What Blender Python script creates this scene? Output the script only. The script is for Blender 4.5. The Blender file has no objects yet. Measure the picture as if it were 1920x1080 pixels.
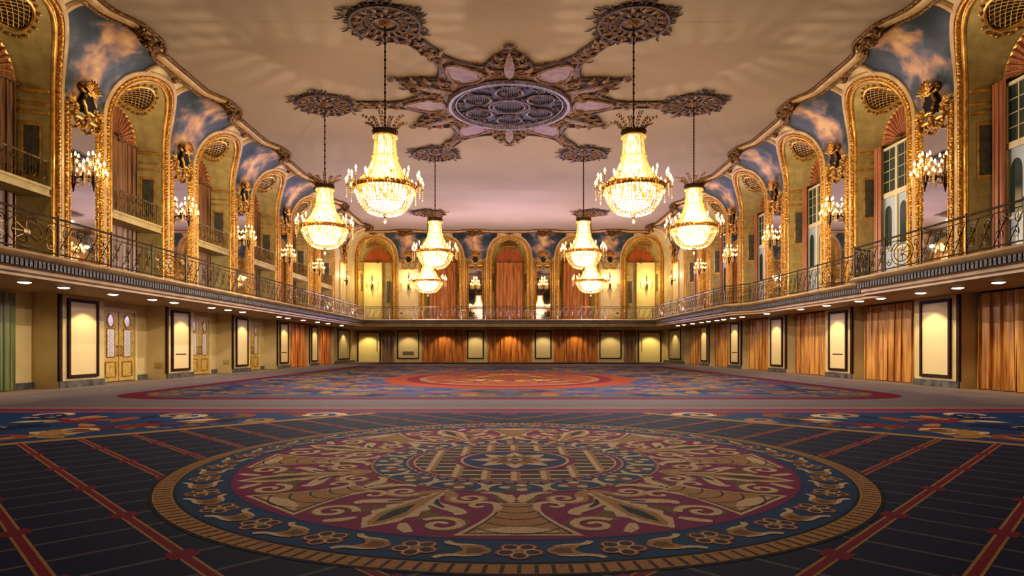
import bpy, math, random
from math import sin, cos, pi, sqrt, radians as R, exp, atan2
random.seed(7)
C = bpy.context.scene.collection
# ------------------------------------------------------------------ sizes (metres)
W = 14.0            # half width of the hall
YB = 57.0           # back wall
YF = -4.0           # wall behind the camera
CAM_H = 1.254
SOF, BAL = 2.94, 3.50       # gallery soffit and gallery floor
ZS, ZT, CEIL = 9.15, 11.55, 11.60   # cove springing, cove top, ceiling
PIT, HP = 6.13, 3.065       # bay pitch
AA, AB = 1.6, 2.06          # arch half width / rise
PIERS = [14.52 + PIT * k for k in range(6)]
BAYS = [17.585 + PIT * k for k in range(6)]
# ------------------------------------------------------------------ materials
def lin(c):
    return tuple(((v/255)/12.92 if v/255 <= .04045 else ((v/255+.055)/1.055)**2.4) for v in c) + (1,)
def mat(name, rgb, rough=.6, metal=0., rgb2=None, nscale=6., bump=0., bscale=40., btype='NOISE', emit=None, estr=0., spec=.4, stretch=None, sample=True):
    m = bpy.data.materials.new(name); m.use_nodes = True
    nt = m.node_tree; b = nt.nodes['Principled BSDF']; L = nt.links.new
    b.inputs['Roughness'].default_value = rough; b.inputs['Metallic'].default_value = metal
    b.inputs['Specular IOR Level'].default_value = spec
    b.inputs['Base Color'].default_value = lin(rgb)
    tc = nt.nodes.new('ShaderNodeTexCoord'); vec = tc.outputs['Object']
    if stretch:
        mp = nt.nodes.new('ShaderNodeMapping'); mp.inputs['Scale'].default_value = stretch
        L(vec, mp.inputs['Vector']); vec = mp.outputs['Vector']
    if rgb2:
        n = nt.nodes.new('ShaderNodeTexNoise'); n.inputs['Scale'].default_value = nscale; n.inputs['Detail'].default_value = 4
        L(vec, n.inputs['Vector'])
        r = nt.nodes.new('ShaderNodeValToRGB'); r.color_ramp.elements[0].position = .35; r.color_ramp.elements[1].position = .65
        r.color_ramp.elements[0].color = lin(rgb); r.color_ramp.elements[1].color = lin(rgb2)
        L(n.outputs['Fac'], r.inputs['Fac']); L(r.outputs['Color'], b.inputs['Base Color'])
    if bump:
        if btype == 'VORONOI':
            n2 = nt.nodes.new('ShaderNodeTexVoronoi'); o = n2.outputs['Distance']
        else:
            n2 = nt.nodes.new('ShaderNodeTexNoise'); o = n2.outputs['Fac']
        n2.inputs['Scale'].default_value = bscale
        bp = nt.nodes.new('ShaderNodeBump'); bp.inputs['Strength'].default_value = bump; bp.inputs['Distance'].default_value = .03
        L(vec, n2.inputs['Vector']); L(o, bp.inputs['Height']); L(bp.outputs['Normal'], b.inputs['Normal'])
    if emit:
        b.inputs['Emission Color'].default_value = lin(emit); b.inputs['Emission Strength'].default_value = estr
        m.cycles.emission_sampling = 'AUTO' if sample else 'NONE'
    return m
M = {}
M['cream'] = mat('cream_wall', (212,190,138), .6, rgb2=(200,176,122), nscale=1.2)
M['cream_low'] = mat('cream_wall_lower', (222,202,146), .55, rgb2=(204,184,134), nscale=.9)
M['panel'] = mat('cream_panel', (226,202,150), .5)
M['olive'] = mat('olive_gold_plaster', (188,166,100), .55, rgb2=(166,142,80), nscale=2.5, bump=.25, bscale=14)
M['blush'] = mat('blush_moulding', (198,166,110), .5, rgb2=(176,138,82), nscale=3)
M['gold'] = mat('carved_gold', (214,160,66), .38, .55, rgb2=(150,98,30), nscale=16, bump=1., bscale=13, btype='VORONOI')
M['gold_smooth'] = mat('gilt_moulding', (220,172,84), .36, .5, rgb2=(176,124,46), nscale=5, bump=.2, bscale=25)
M['gold_dark'] = mat('aged_gilt', (146,104,46), .45, .45, rgb2=(84,54,22), nscale=14, bump=.8, bscale=20, btype='VORONOI')
M['plaster_br'] = mat('bronzed_plaster', (140,104,68), .6, .15, rgb2=(62,42,30), nscale=7, bump=1., bscale=9, btype='VORONOI')
M['plaster_hi'] = mat('bronzed_plaster_relief', (148,112,78), .55, .15, rgb2=(92,62,42), nscale=9, bump=.5, bscale=20)
M['plaster_dk'] = mat('dark_bronze_relief', (86,58,42), .55, .2, rgb2=(46,30,26), nscale=9, bump=.6, bscale=18)
M['lilac_in'] = mat('lilac_plaster', (142,112,112), .6, rgb2=(116,88,86), nscale=4)
M['lattice_dk'] = mat('dark_lattice_void', (34,30,44), .6)
M['lattice'] = mat('grey_lilac_lattice', (112,94,100), .45, .3, rgb2=(58,44,46), nscale=10)
M['ceiling'] = mat('ceiling_plaster', (160,140,112), .8, rgb2=(154,134,107), nscale=.4)
M['iron'] = mat('dark_bronze_iron', (48,40,26), .5, .3, rgb2=(84,66,36), nscale=9)
M['iron_gold'] = mat('gilded_iron', (140,108,54), .4, .5, rgb2=(84,64,34), nscale=8)
M['bronze'] = mat('dark_bronze', (70,48,24), .4, .7)
M['brass'] = mat('chandelier_brass', (196,140,56), .32, .7, rgb2=(140,90,34), nscale=20, bump=.4, bscale=40)
M['mirror'] = mat('mirror_glass', (225,225,228), .03, 1.)
M['void'] = mat('dark_grille_void', (20,18,24), .5)
M['brown'] = mat('dark_brown_frame', (66,38,20), .6, spec=.15, rgb2=(46,26,14), nscale=6)
M['marble'] = mat('grey_veined_marble', (112,108,100), .35, rgb2=(60,60,60), nscale=3.5)
M['fascia'] = mat('cornice_stone', (178,148,104), .5, rgb2=(156,126,86), nscale=2)
M['dentil'] = mat('grey_leaf_band', (96,90,82), .5, rgb2=(62,58,54), nscale=12, bump=.6, bscale=22, btype='VORONOI')
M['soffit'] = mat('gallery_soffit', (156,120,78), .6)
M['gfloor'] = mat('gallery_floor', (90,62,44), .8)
M['front'] = mat('dim_wall', (70,54,38), .8)
M['door_gold'] = mat('gilded_cream_door', (206,178,100), .45, .1, rgb2=(176,142,66), nscale=8)
M['glass_pale'] = mat('pale_door_glass', (214,214,224), .12, 0., spec=.8)
M['glass_dark'] = mat('dark_window_glass', (52,66,54), .08, 0., spec=.9)
M['glass_sky'] = mat('pale_window_glass', (186,196,196), .1, 0., spec=.8)
M['white_wood'] = mat('ivory_window_wood', (214,196,150), .5)
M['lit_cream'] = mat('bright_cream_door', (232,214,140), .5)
def cloth(name, c1, c2, sheen=.35):
    return mat(name, c1, .38, 0., rgb2=c2, nscale=3., stretch=(5, 5, .25), spec=.5)
M['satin'] = cloth('gold_satin', (220,164,80), (158,100,40))  # darker streak tone paints in the shade of fold valleys
M['drape_or'] = cloth('orange_drape', (232,156,76), (156,84,32))  # dark second tone adds painted fold shade to the drapes
M['drape_br'] = cloth('bronze_striped_drape', (156,110,62), (96,60,32))
M['drape_pk'] = cloth('rose_gold_drape', (196,130,84), (160,96,60))
M['drape_gr'] = cloth('sage_green_drape', (128,134,84), (104,104,62))
M['fan_or'] = cloth('orange_fan', (208,118,52), (172,86,36))
M['fan_br'] = cloth('russet_fan', (184,124,74), (130,78,44))
M['fan_rose'] = cloth('rose_fan', (196,132,86), (158,92,58))
M['core'] = mat('lit_crystal_core', (255,230,180), .4, emit=(255,224,165), estr=4.6)
def streak(m, lo, hi, c0, c1):
    nt = m.node_tree; L = nt.links.new; b = nt.nodes['Principled BSDF']
    tc = nt.nodes.new('ShaderNodeTexCoord'); mp = nt.nodes.new('ShaderNodeMapping'); mp.inputs['Scale'].default_value = (13, 13, 3.5)
    n = nt.nodes.new('ShaderNodeTexNoise'); n.inputs['Scale'].default_value = 1.; n.inputs['Detail'].default_value = 3
    r = nt.nodes.new('ShaderNodeMapRange'); r.inputs['From Min'].default_value = .36; r.inputs['From Max'].default_value = .66; r.inputs['To Min'].default_value = lo; r.inputs['To Max'].default_value = hi
    k = nt.nodes.new('ShaderNodeValToRGB'); k.color_ramp.elements[0].position = .38; k.color_ramp.elements[1].position = .6; k.color_ramp.elements[0].color = lin(c0); k.color_ramp.elements[1].color = lin(c1)
    L(tc.outputs['Object'], mp.inputs['Vector']); L(mp.outputs['Vector'], n.inputs['Vector']); L(n.outputs['Fac'], r.inputs['Value']); L(n.outputs['Fac'], k.inputs['Fac'])
    L(r.outputs['Result'], b.inputs['Emission Strength']); L(k.outputs['Color'], b.inputs['Emission Color'])
streak(M['core'], .35, 5.4, (230,160,76), (255,238,202))
M['crystal'] = mat('crystal_beads', (250,226,170), .12, .1, rgb2=(226,184,110), nscale=9, emit=(255,196,104), estr=.2, spec=.9, sample=False)  # slight emission paints the lamp glow into the beads
M['bulb'] = mat('lit_candle_bulb', (255,240,210), .4, emit=(255,214,128), estr=9., sample=False)
M['candle'] = mat('ivory_candle', (240,226,190), .5, emit=(255,220,150), estr=.8, sample=False)
M['lens'] = mat('lit_downlight_lens', (255,245,225), .4, emit=(255,240,212), estr=13., sample=False)
M['reveal'] = mat('grey_inlay', (92,88,70), .5, rgb2=(70,64,50), nscale=5)
def mural_mat():
    m = bpy.data.materials.new('painted_sky_mural'); m.use_nodes = True
    nt = m.node_tree; b = nt.nodes['Principled BSDF']; L = nt.links.new; b.inputs['Roughness'].default_value = .55
    tc = nt.nodes.new('ShaderNodeTexCoord'); oi = nt.nodes.new('ShaderNodeObjectInfo')
    add = nt.nodes.new('ShaderNodeVectorMath'); add.operation = 'ADD'
    mul = nt.nodes.new('ShaderNodeVectorMath'); mul.operation = 'SCALE'; mul.inputs['Scale'].default_value = .37
    L(oi.outputs['Location'], mul.inputs[0]); L(tc.outputs['Object'], add.inputs[0]); L(mul.outputs[0], add.inputs[1])
    n = nt.nodes.new('ShaderNodeTexNoise'); n.inputs['Scale'].default_value = 1.5; n.inputs['Detail'].default_value = 6; n.inputs['Distortion'].default_value = .25
    L(add.outputs[0], n.inputs['Vector'])
    sep = nt.nodes.new('ShaderNodeSeparateXYZ'); L(tc.outputs['Object'], sep.inputs[0])
    ab = nt.nodes.new('ShaderNodeMath'); ab.operation = 'ABSOLUTE'; L(sep.outputs['X'], ab.inputs[0])
    mx = nt.nodes.new('ShaderNodeMath'); mx.operation = 'MULTIPLY_ADD'; mx.inputs[1].default_value = -.30; mx.inputs[2].default_value = .20
    L(ab.outputs[0], mx.inputs[0])
    sm = nt.nodes.new('ShaderNodeMath'); sm.operation = 'ADD'; L(n.outputs['Fac'], sm.inputs[0]); L(mx.outputs[0], sm.inputs[1])
    r = nt.nodes.new('ShaderNodeValToRGB'); e = r.color_ramp.elements
    e[0].position = .2; e[0].color = lin((24,34,40)); e[1].position = .78; e[1].color = lin((206,164,104))
    for p, c in ((.40,(44,54,54)), (.49,(86,84,80)), (.56,(140,104,84)), (.64,(172,130,86))):
        x = e.new(p); x.color = lin(c)
    L(sm.outputs[0], r.inputs['Fac']); L(r.outputs['Color'], b.inputs['Base Color'])
    return m
M['mural'] = mural_mat()
def carpet_mat(name, rgb, k=.72):
    d = tuple(v*.84 for v in rgb)
    return mat('carpet_'+name, rgb, .85, 0., rgb2=d, nscale=55, spec=.12)
for n_, c_ in dict(navy=(18,30,76), navy2=(34,56,124), blue=(16,74,130), crimson=(156,2,98), red=(150,30,54), gold=(206,156,92),
                  olive=(142,104,46), cream=(252,222,178), rust=(184,86,48), dark=(24,22,32), grey=(124,112,116), taupe=(150,128,116),
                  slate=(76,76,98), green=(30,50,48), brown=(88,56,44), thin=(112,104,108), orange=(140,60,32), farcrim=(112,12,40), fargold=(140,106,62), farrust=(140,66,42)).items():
    M['c_'+n_] = carpet_mat(n_, c_)
# ------------------------------------------------------------------ mesh builder and tags
class MB:
    def __init__(s): s.v = []; s.f = []; s.mi = []; s.cur = 0
    def vert(s, p): s.v.append(tuple(p)); return len(s.v)-1
    def face(s, *i): s.f.append(tuple(i)); s.mi.append(s.cur)
    def poly(s, pts):
        k = len(s.v); s.v += [tuple(p) for p in pts]; s.face(*range(k, k+len(pts)))
    def grid(s, rows, close_r=False, close_c=False):
        k = len(s.v); nr, nc = len(rows), len(rows[0])
        for r in rows: s.v += [tuple(p) for p in r]
        for i in range(nr if close_r else nr-1):
            for j in range(nc if close_c else nc-1):
                i2, j2 = (i+1) % nr, (j+1) % nc
                s.face(k+i*nc+j, k+i*nc+j2, k+i2*nc+j2, k+i2*nc+j)
    def box(s, x0, x1, y0, y1, z0, z1):
        k = len(s.v)
        s.v += [(x0,y0,z0),(x1,y0,z0),(x1,y1,z0),(x0,y1,z0),(x0,y0,z1),(x1,y0,z1),(x1,y1,z1),(x0,y1,z1)]
        for f in ((3,2,1,0),(4,5,6,7),(0,1,5,4),(1,2,6,5),(2,3,7,6),(3,0,4,7)): s.face(*[k+i for i in f])
    def tube(s, pts, r, n=5, closed=False, caps=True):
        rows = []; N = len(pts)
        rr = r if isinstance(r, (list, tuple)) else [r]*N
        for i, p in enumerate(pts):
            a = pts[(i-1) % N if closed else max(i-1, 0)]; b = pts[(i+1) % N if closed else min(i+1, N-1)]
            t = [b[k]-a[k] for k in range(3)]; l = sqrt(sum(x*x for x in t)) or 1; t = [x/l for x in t]
            up = (0,0,1) if abs(t[2]) < .9 else (1,0,0)
            u = (t[1]*up[2]-t[2]*up[1], t[2]*up[0]-t[0]*up[2], t[0]*up[1]-t[1]*up[0]); l = sqrt(sum(x*x for x in u)) or 1; u = [x/l for x in u]
            w = (t[1]*u[2]-t[2]*u[1], t[2]*u[0]-t[0]*u[2], t[0]*u[1]-t[1]*u[0])
            rows.append([tuple(p[k]+rr[i]*(cos(2*pi*j/n)*u[k]+sin(2*pi*j/n)*w[k]) for k in range(3)) for j in range(n)])
        k0 = len(s.v); s.grid(rows, close_r=closed, close_c=True)
        if caps and not closed and n > 2:
            s.face(*range(k0, k0+n)); e = k0+(N-1)*n; s.face(*range(e+n-1, e-1, -1))
    def lathe(s, prof, n=24, c=(0,0,0), scal=None):
        rows = [[(c[0]+r*cos(2*pi*j/n)*(1 if not scal else scal(j)), c[1]+r*sin(2*pi*j/n)*(1 if not scal else scal(j)), c[2]+z) for j in range(n)] for r, z in prof]
        s.grid(rows, close_c=True)
    def bead(s, p, r, h):
        k = len(s.v); x, y, z = p
        s.v += [(x+r,y,z),(x,y+r,z),(x-r,y,z),(x,y-r,z),(x,y,z+h),(x,y,z-h)]
        for i in range(4): s.face(k+i, k+(i+1) % 4, k+4); s.face(k+(i+1) % 4, k+i, k+5)
    def blob(s, p, rx, ry, rz, n=7, m=5):
        rows = [[(p[0]+rx*sin(pi*i/m)*cos(2*pi*j/n), p[1]+ry*sin(pi*i/m)*sin(2*pi*j/n), p[2]+rz*cos(pi*i/m)) for j in range(n)] for i in range(m+1)]
        s.grid(rows, close_c=True)
    def leaf(s, p, d, wdir, L, wid, nrm, bulge):
        # pointed leaf from p along d, half width wid along wdir, raised along nrm
        rows = []
        for i in range(6):
            t = i/5; w = wid*sin(pi*min(1, t*.9+.1))**.8*(1-t*.25) if i < 5 else 0.004
            c = [p[k]+d[k]*L*t+nrm[k]*bulge*sin(pi*t) for k in range(3)]
            rows.append([tuple(c[k]-wdir[k]*w for k in range(3)), tuple(c[k]+nrm[k]*bulge*.6 for k in range(3)), tuple(c[k]+wdir[k]*w for k in range(3))])
        s.grid(rows)
    def build(s, name, mats, parent=None, oz=0., smooth=True):
        me = bpy.data.meshes.new(name)
        if oz: s.v = [(x, y, z-oz) for x, y, z in s.v]
        me.from_pydata(s.v, [], s.f)
        for m in (mats if isinstance(mats, list) else [mats]): me.materials.append(m)
        me.polygons.foreach_set('material_index', s.mi)
        if smooth:
            me.shade_smooth()
            try: me.set_sharp_from_angle(angle=R(40))
            except Exception: pass
        me.update()
        o = bpy.data.objects.new(name, me); C.objects.link(o)
        if parent: o.parent = parent
        return o
def tag(o, label, cat, group=None, kind=None):
    if label: o['label'] = label
    if cat: o['category'] = cat
    if group: o['group'] = group
    if kind: o['kind'] = kind
    return o
def empty(name, loc=(0,0,0), rz=0):
    o = bpy.data.objects.new(name, None); o.empty_display_size = .2; C.objects.link(o); o.location = loc; o.rotation_euler = (0,0,rz); return o
def struct(o): o['kind'] = 'structure'; return o
kids = {}
def copy_tree(o, parent=None):
    c = o.copy(); C.objects.link(c)
    if parent: c.parent = parent
    for ch in list(o.children): copy_tree(ch, c)
    return c
class Proto:
    def __init__(s, o): s.o = o; s.used = False
    def place(s, loc, rz, label, cat, group=None, scale=None):
        o = copy_tree(s.o) if s.used else s.o
        s.used = True
        o.location = loc; o.rotation_euler = (0,0,rz)
        if scale: o.scale = scale
        tag(o, label, cat, group); return o
ROT = dict(L=pi/2, R=-pi/2, B=0.)
def wloc(side, u, z=0., off=0.):
    return {'L':(-W+off,u,z), 'R':(W-off,u,z), 'B':(u,YB-off,z)}[side]
def wmap(side):
    return {'L':lambda u,y,z:(-W-y,u,z), 'R':lambda u,y,z:(W+y,u,z), 'B':lambda u,y,z:(u,YB+y,z)}[side]
# cove
def pe(d): return 1.68+.46*exp(-(d/1.15)**4)
LC = 3.28           # developed length of the cove
def zv(v): return v if v <= ZS else ZS+(ZT-ZS)*sin(min(1, (v-ZS)/LC)*pi/2)
def cove(z, d):
    if z <= ZS: return 0.
    t = min(.9999, (z-ZS)/(ZT-ZS)); return pe(d)*(1-sqrt(1-t*t))
def cnorm(z, d):
    if z <= ZS: return (-1., 0.)
    e = .004; z = min(z, ZT-.01); s = (cove(z+e, d)-cove(z-e, d))/(2*e); l = sqrt(1+s*s); return (-1/l, -s/l)
def zrows(zl, m1=3, m2=10, ztop=ZT):
    out = []
    a = max(zl, ZS)
    for i in range(m1): out.append(zl+(a-zl)*i/m1)
    t0 = math.asin(min(1, (a-ZS)/(ZT-ZS))) if a > ZS else 0; t1 = math.asin(min(1, (ztop-ZS)/(ZT-ZS)))
    for i in range(m2+1): out.append(ZS+(ZT-ZS)*sin(t0+(t1-t0)*i/m2))
    return out
ORD = ['nearest','second','third','fourth','fifth','sixth','seventh']
# ================================================================== SETTING
# ---- carpeted floor: base plus woven pattern laid flat, one mesh
fl = MB(); FM = []; FI = {}
def cm(n):
    if n not in FI: FI[n] = len(FM); FM.append(M['c_'+n])
    fl.cur = FI[n]
LZ = .0008; JIT = [0.]
def fpoly(pts, m, l):
    JIT[0] = (JIT[0]+.0373) % .4; l += JIT[0] if len(pts) < 40 else 0
    cm(m); fl.poly([(x, y, l*LZ) for x, y in pts])
def fstrip(pts, wd, m, l):
    cm(m); rows = []; pts = list(pts)
    if 3 <= len(pts) <= 8:      # smooth short strokes
        q, w2 = [], []; W_ = wd if isinstance(wd, list) else [wd]*len(pts)
        for i in range(len(pts)-1):
            p0, p1, p2, p3 = pts[max(i-1,0)], pts[i], pts[i+1], pts[min(i+2,len(pts)-1)]
            for k in range(5):
                t = k/5; q.append(tuple(.5*(2*p1[c]+(p2[c]-p0[c])*t+(2*p0[c]-5*p1[c]+4*p2[c]-p3[c])*t*t+(3*p1[c]-p0[c]-3*p2[c]+p3[c])*t**3) for c in (0,1))); w2.append(W_[i]+(W_[i+1]-W_[i])*t)
        pts = q+[pts[-1]]; wd = w2+[W_[-1]]
    N = len(pts); JIT[0] = (JIT[0]+.0373) % .4; l += JIT[0]
    for i, p in enumerate(pts):
        a = pts[max(i-1,0)]; b = pts[min(i+1,N-1)]; tx, ty = b[0]-a[0], b[1]-a[1]; q = sqrt(tx*tx+ty*ty) or 1
        w = (wd[i] if isinstance(wd, list) else wd)/2
        z = (l+.35*i/N)*LZ; rows.append([(p[0]-ty/q*w, p[1]+tx/q*w, z), (p[0]+ty/q*w, p[1]-tx/q*w, z)])
    fl.grid(rows)
def fring(cx, cy, r0, r1, m, l, n=96, sx=1., sy=1.):
    cm(m)
    fl.grid([[(cx+r*sx*cos(2*pi*j/n), cy+r*sy*sin(2*pi*j/n), l*LZ) for j in range(n)] for r in (r0, r1)], close_c=True)
def fdisc(cx, cy, r, m, l, n=96, sx=1., sy=1.):
    fpoly([(cx+r*sx*cos(2*pi*j/n), cy+r*sy*sin(2*pi*j/n)) for j in range(n)], m, l)
def spiral(cx, cy, r, a0, turns, sgn, n=26):
    return [(cx+r*(1-.86*t)*cos(a0+sgn*2*pi*turns*t), cy+r*(1-.86*t)*sin(a0+sgn*2*pi*turns*t)) for t in (i/(n-1) for i in range(n))]
def taper(n, a, b): return [a+(b-a)*i/(n-1) for i in range(n)]
def leafp(x, y, a, L, w, n=9):
    o = []
    for i in range(n): t = i/(n-1); o.append((t*L, w*sin(pi*t**.8)))
    for i in range(n-2, 0, -1): t = i/(n-1); o.append((t*L, -w*sin(pi*t**.8)))
    return [(x+u*cos(a)-v*sin(a), y+u*sin(a)+v*cos(a)) for u, v in o]
class Loc:      # polar frame: u tangential, v radial distance from (cx, cy)
    def __init__(s, cx, cy, ang): s.cx, s.cy, s.a = cx, cy, ang
    def __call__(s, pts):
        ca, sa = cos(s.a), sin(s.a)
        return [(s.cx+v*ca-u*sa, s.cy+v*sa+u*ca) for u, v in pts]
fpoly([(-W-.8,YF),(W+.8,YF),(W+.8,YB),(-W-.8,YB)], 'taupe', 0)
# far field
CX, CY = .06, 6.98
def rrect(x0, x1, y0, y1, r, n=6):
    o = []
    for cx, cy, a in ((x1-r,y0+r,-pi/2),(x1-r,y1-r,0),(x0+r,y1-r,pi/2),(x0+r,y0+r,pi)):
        o += [(cx+r*cos(a+pi/2*i/n), cy+r*sin(a+pi/2*i/n)) for i in range(n+1)]
    return o
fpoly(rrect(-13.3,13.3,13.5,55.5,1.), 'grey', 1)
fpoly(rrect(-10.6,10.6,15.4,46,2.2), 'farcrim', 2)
fpoly(rrect(-10.1,10.1,15.95,45.5,2.0), 'slate', 3)
rnd = random.Random(3)
def scrolls(x0, x1, y0, y1, n, cols, l, mirror=True, s=1., ok=lambda x, y: True):
    for i in range(n):
        for _ in range(20):
            x, y = rnd.uniform(x0,x1), rnd.uniform(y0,y1)
            if ok(x, y): break
        else: continue
        k = rnd.choice(cols); r = rnd.uniform(.3,.75)*s; a0 = rnd.uniform(0,6.28); sg = rnd.choice((-1,1)); kind = rnd.random()
        for mx in ((1,-1) if mirror else (1,)):
            f = lambda pts: [(mx*px, py) for px, py in pts]
            if kind < .45: fstrip(f(spiral(x,y,r,a0,1.3,sg,18)), taper(18,.34*s,.08*s), k, l+(i % 23)*.13)
            elif kind < .85:
                fpoly(f(leafp(x,y,a0,r*2.2,r*.42))[::int(mx)], k, l+(i % 23)*.13)
            else:
                for q in range(5): fpoly(f(leafp(x,y,a0+q*2*pi/5,r*.9,r*.28))[::int(mx)], k, l+(i % 23)*.13)
inoval = lambda x, y: (x/5.3)**2+((y-26.4)/7.6)**2 > 1
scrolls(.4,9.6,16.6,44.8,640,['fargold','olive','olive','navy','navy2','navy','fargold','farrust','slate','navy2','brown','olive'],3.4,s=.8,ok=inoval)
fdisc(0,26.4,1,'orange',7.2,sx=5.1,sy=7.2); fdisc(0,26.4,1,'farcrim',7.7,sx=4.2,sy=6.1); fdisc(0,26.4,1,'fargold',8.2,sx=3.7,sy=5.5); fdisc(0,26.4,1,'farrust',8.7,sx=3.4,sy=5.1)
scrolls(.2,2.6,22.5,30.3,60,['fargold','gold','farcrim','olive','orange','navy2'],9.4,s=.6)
# banding between the two fields
for y0, w, c in ((13.0,.36,'crimson'),(12.62,.16,'thin'),(12.35,.16,'crimson')):
    fpoly([(-13.6,y0-w),(13.6,y0-w),(13.6,y0),(-13.6,y0)], c, 2)
# near field: navy lozenge trellis with floral corners
NF = [(-13.6,YF),(13.6,YF),(13.6,12.2),(-13.6,12.2)]
fpoly(NF, 'blue', 1)
def okc(x, y): return x+abs(y-7) > 8.3 and x < 13.2
scrolls(3,13,8.4,11.9,120,['gold','olive','gold','rust','red','cream','navy','navy2'],1.4,s=.62,ok=okc)
scrolls(5,13,YF+.4,5.5,60,['gold','olive','rust','navy'],1.4,s=.7,ok=okc)
D0 = 7.75
def clipd(p, q):  # clip a segment to the lozenge and to y range
    n = 60; pts = [(p[0]+(q[0]-p[0])*i/n, p[1]+(q[1]-p[1])*i/n) for i in range(n+1)]
    return [a for a in pts if abs(a[0])+abs(a[1]-7) <= D0 and YF+.2 < a[1] < 12.15]
fpoly([(0,YF+.2),(3.4,YF+.2),(D0,7),(2.6,12.15),(-2.6,12.15),(-D0,7),(-3.4,YF+.2)], 'navy', 4.6)
for sx in (-1, 1):
    for k in range(-9, 10):
        c = k*.92+.35
        # thick red-gold lines: on the left x+y'=c ; mirrored on the right
        a = clipd((sx*D0, 7+(D0+c) if False else 7+c-sx*0+D0), (sx*0.0, 7+c)) if False else None
        pts = [(sx*-1*(-t), 7+(t+c)) for t in ()]
        seg = [(sx*t, 7+t+c) for t in [D0*i/90 for i in range(91)]]
        seg = [p for p in seg if abs(p[0])+abs(p[1]-7) <= D0 and YF+.2 < p[1] < 12.15]
        if len(seg) > 1:
            fstrip([seg[0],seg[-1]], .085, 'gold', 5.6); fstrip([seg[0],seg[-1]], .05, 'red', 6.1)
    for k in range(-14, 26):
        c = k*.6
        seg = [(sx*t, 7-t+c) for t in [D0*i/90 for i in range(91)]]
        seg = [p for p in seg if abs(p[0])+abs(p[1]-7) <= D0 and YF+.2 < p[1] < 12.15]
        if len(seg) > 1: fstrip([seg[0],seg[-1]], .035, 'thin', 5)
    for k in range(-9, 10):
        for j in range(-14, 26, 3):
            c1, c2 = k*.92+.35, j*.6; t = (c2-c1)/2; x, y = t, 7+t+c1
            if t > .1 and abs(x)+abs(y-7) < D0-.2 and YF+.3 < y < 12:
                fpoly([(sx*x+dx, y+dy) for dx, dy in ((-.12,0),(0,-.12),(.12,0),(0,.12))], 'red', 6.6)
    fstrip([(sx*D0,7),(sx*2.6,12.15)], .22, 'gold', 6); fstrip([(sx*D0,7),(sx*3.4,YF+.2)], .22, 'gold', 6)
# medallion
fdisc(CX,CY,3.53,'dark',7,160); fdisc(CX,CY,3.50,'gold',8,160)
for i in range(220):
    a = 2*pi*i/220; f = Loc(CX,CY,a); fpoly(f([(-.012,3.36),(.012,3.36),(.005,3.49),(-.019,3.49)])[::-1], 'brown', 8.7)
fdisc(CX,CY,3.345,'dark',9,160); fdisc(CX,CY,3.325,'blue',10,160); fdisc(CX,CY,2.9,'navy2',10.7,128); fdisc(CX,CY,2.88,'crimson',11,128)
for i in range(30):
    f = Loc(CX,CY,-pi/2+2*pi*i/30); v0 = 3.115
    def pet(ra, rb, c, l, off):
        for q in range(5):
            a = q*2*pi/5+.3; cx, cy = off*cos(a), off*sin(a)
            fpoly(f([(cx+ra*cos(t*2*pi/12)*cos(a)-rb*sin(t*2*pi/12)*sin(a), v0+cy+ra*cos(t*2*pi/12)*sin(a)+rb*sin(t*2*pi/12)*cos(a)) for t in range(12)])[::-1], c, l+.05*q)
    pet(.075,.07,'rust',12,.085); pet(.058,.055,'cream',12.4,.085); pet(.046,.042,'brown',12.8,.088)
    fpoly(f([(.035*cos(t*pi/4),v0+.035*sin(t*pi/4)) for t in range(8)])[::-1], 'gold', 13.2)
    for sg in ((1,-1) if i == 0 else ((1,) if i < 15 else ((-1,) if i > 15 else ()))):
        g = Loc(CX,CY,-pi/2+2*pi*i/30)
        B = lambda pts: [(CX+r*cos(-pi/2+2*pi*i/30+sg*th), CY+r*sin(-pi/2+2*pi*i/30+sg*th)) for th, r in pts]
        r0 = 3.115
        th = lambda d: d/3.115
        half = [(.165,0),(.19,.055),(.25,.095),(.33,.105),(.41,.09),(.37,.04),(.345,0)]
        body = half+[(d, -v) for d, v in half[-2:0:-1]]
        P = B([(th(d), r0+v) for d, v in body]); fpoly(P if sg < 0 else P[::-1], 'gold', 12)
        P = B([(th(d), r0+v) for d, v in ((.2,0),(.24,.05),(.33,.055),(.32,0),(.33,-.055),(.24,-.05))]); fpoly(P if sg < 0 else P[::-1], 'olive', 12.4)
        for e in (1,-1):
            fstrip(B([(th(.22),r0+e*.085),(th(.31),r0+e*.105),(th(.40),r0+e*.10),(th(.46),r0+e*.125),(th(.49),r0+e*.165)]), [.012,.03,.045,.05,.045], 'cream', 12.6)
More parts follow.
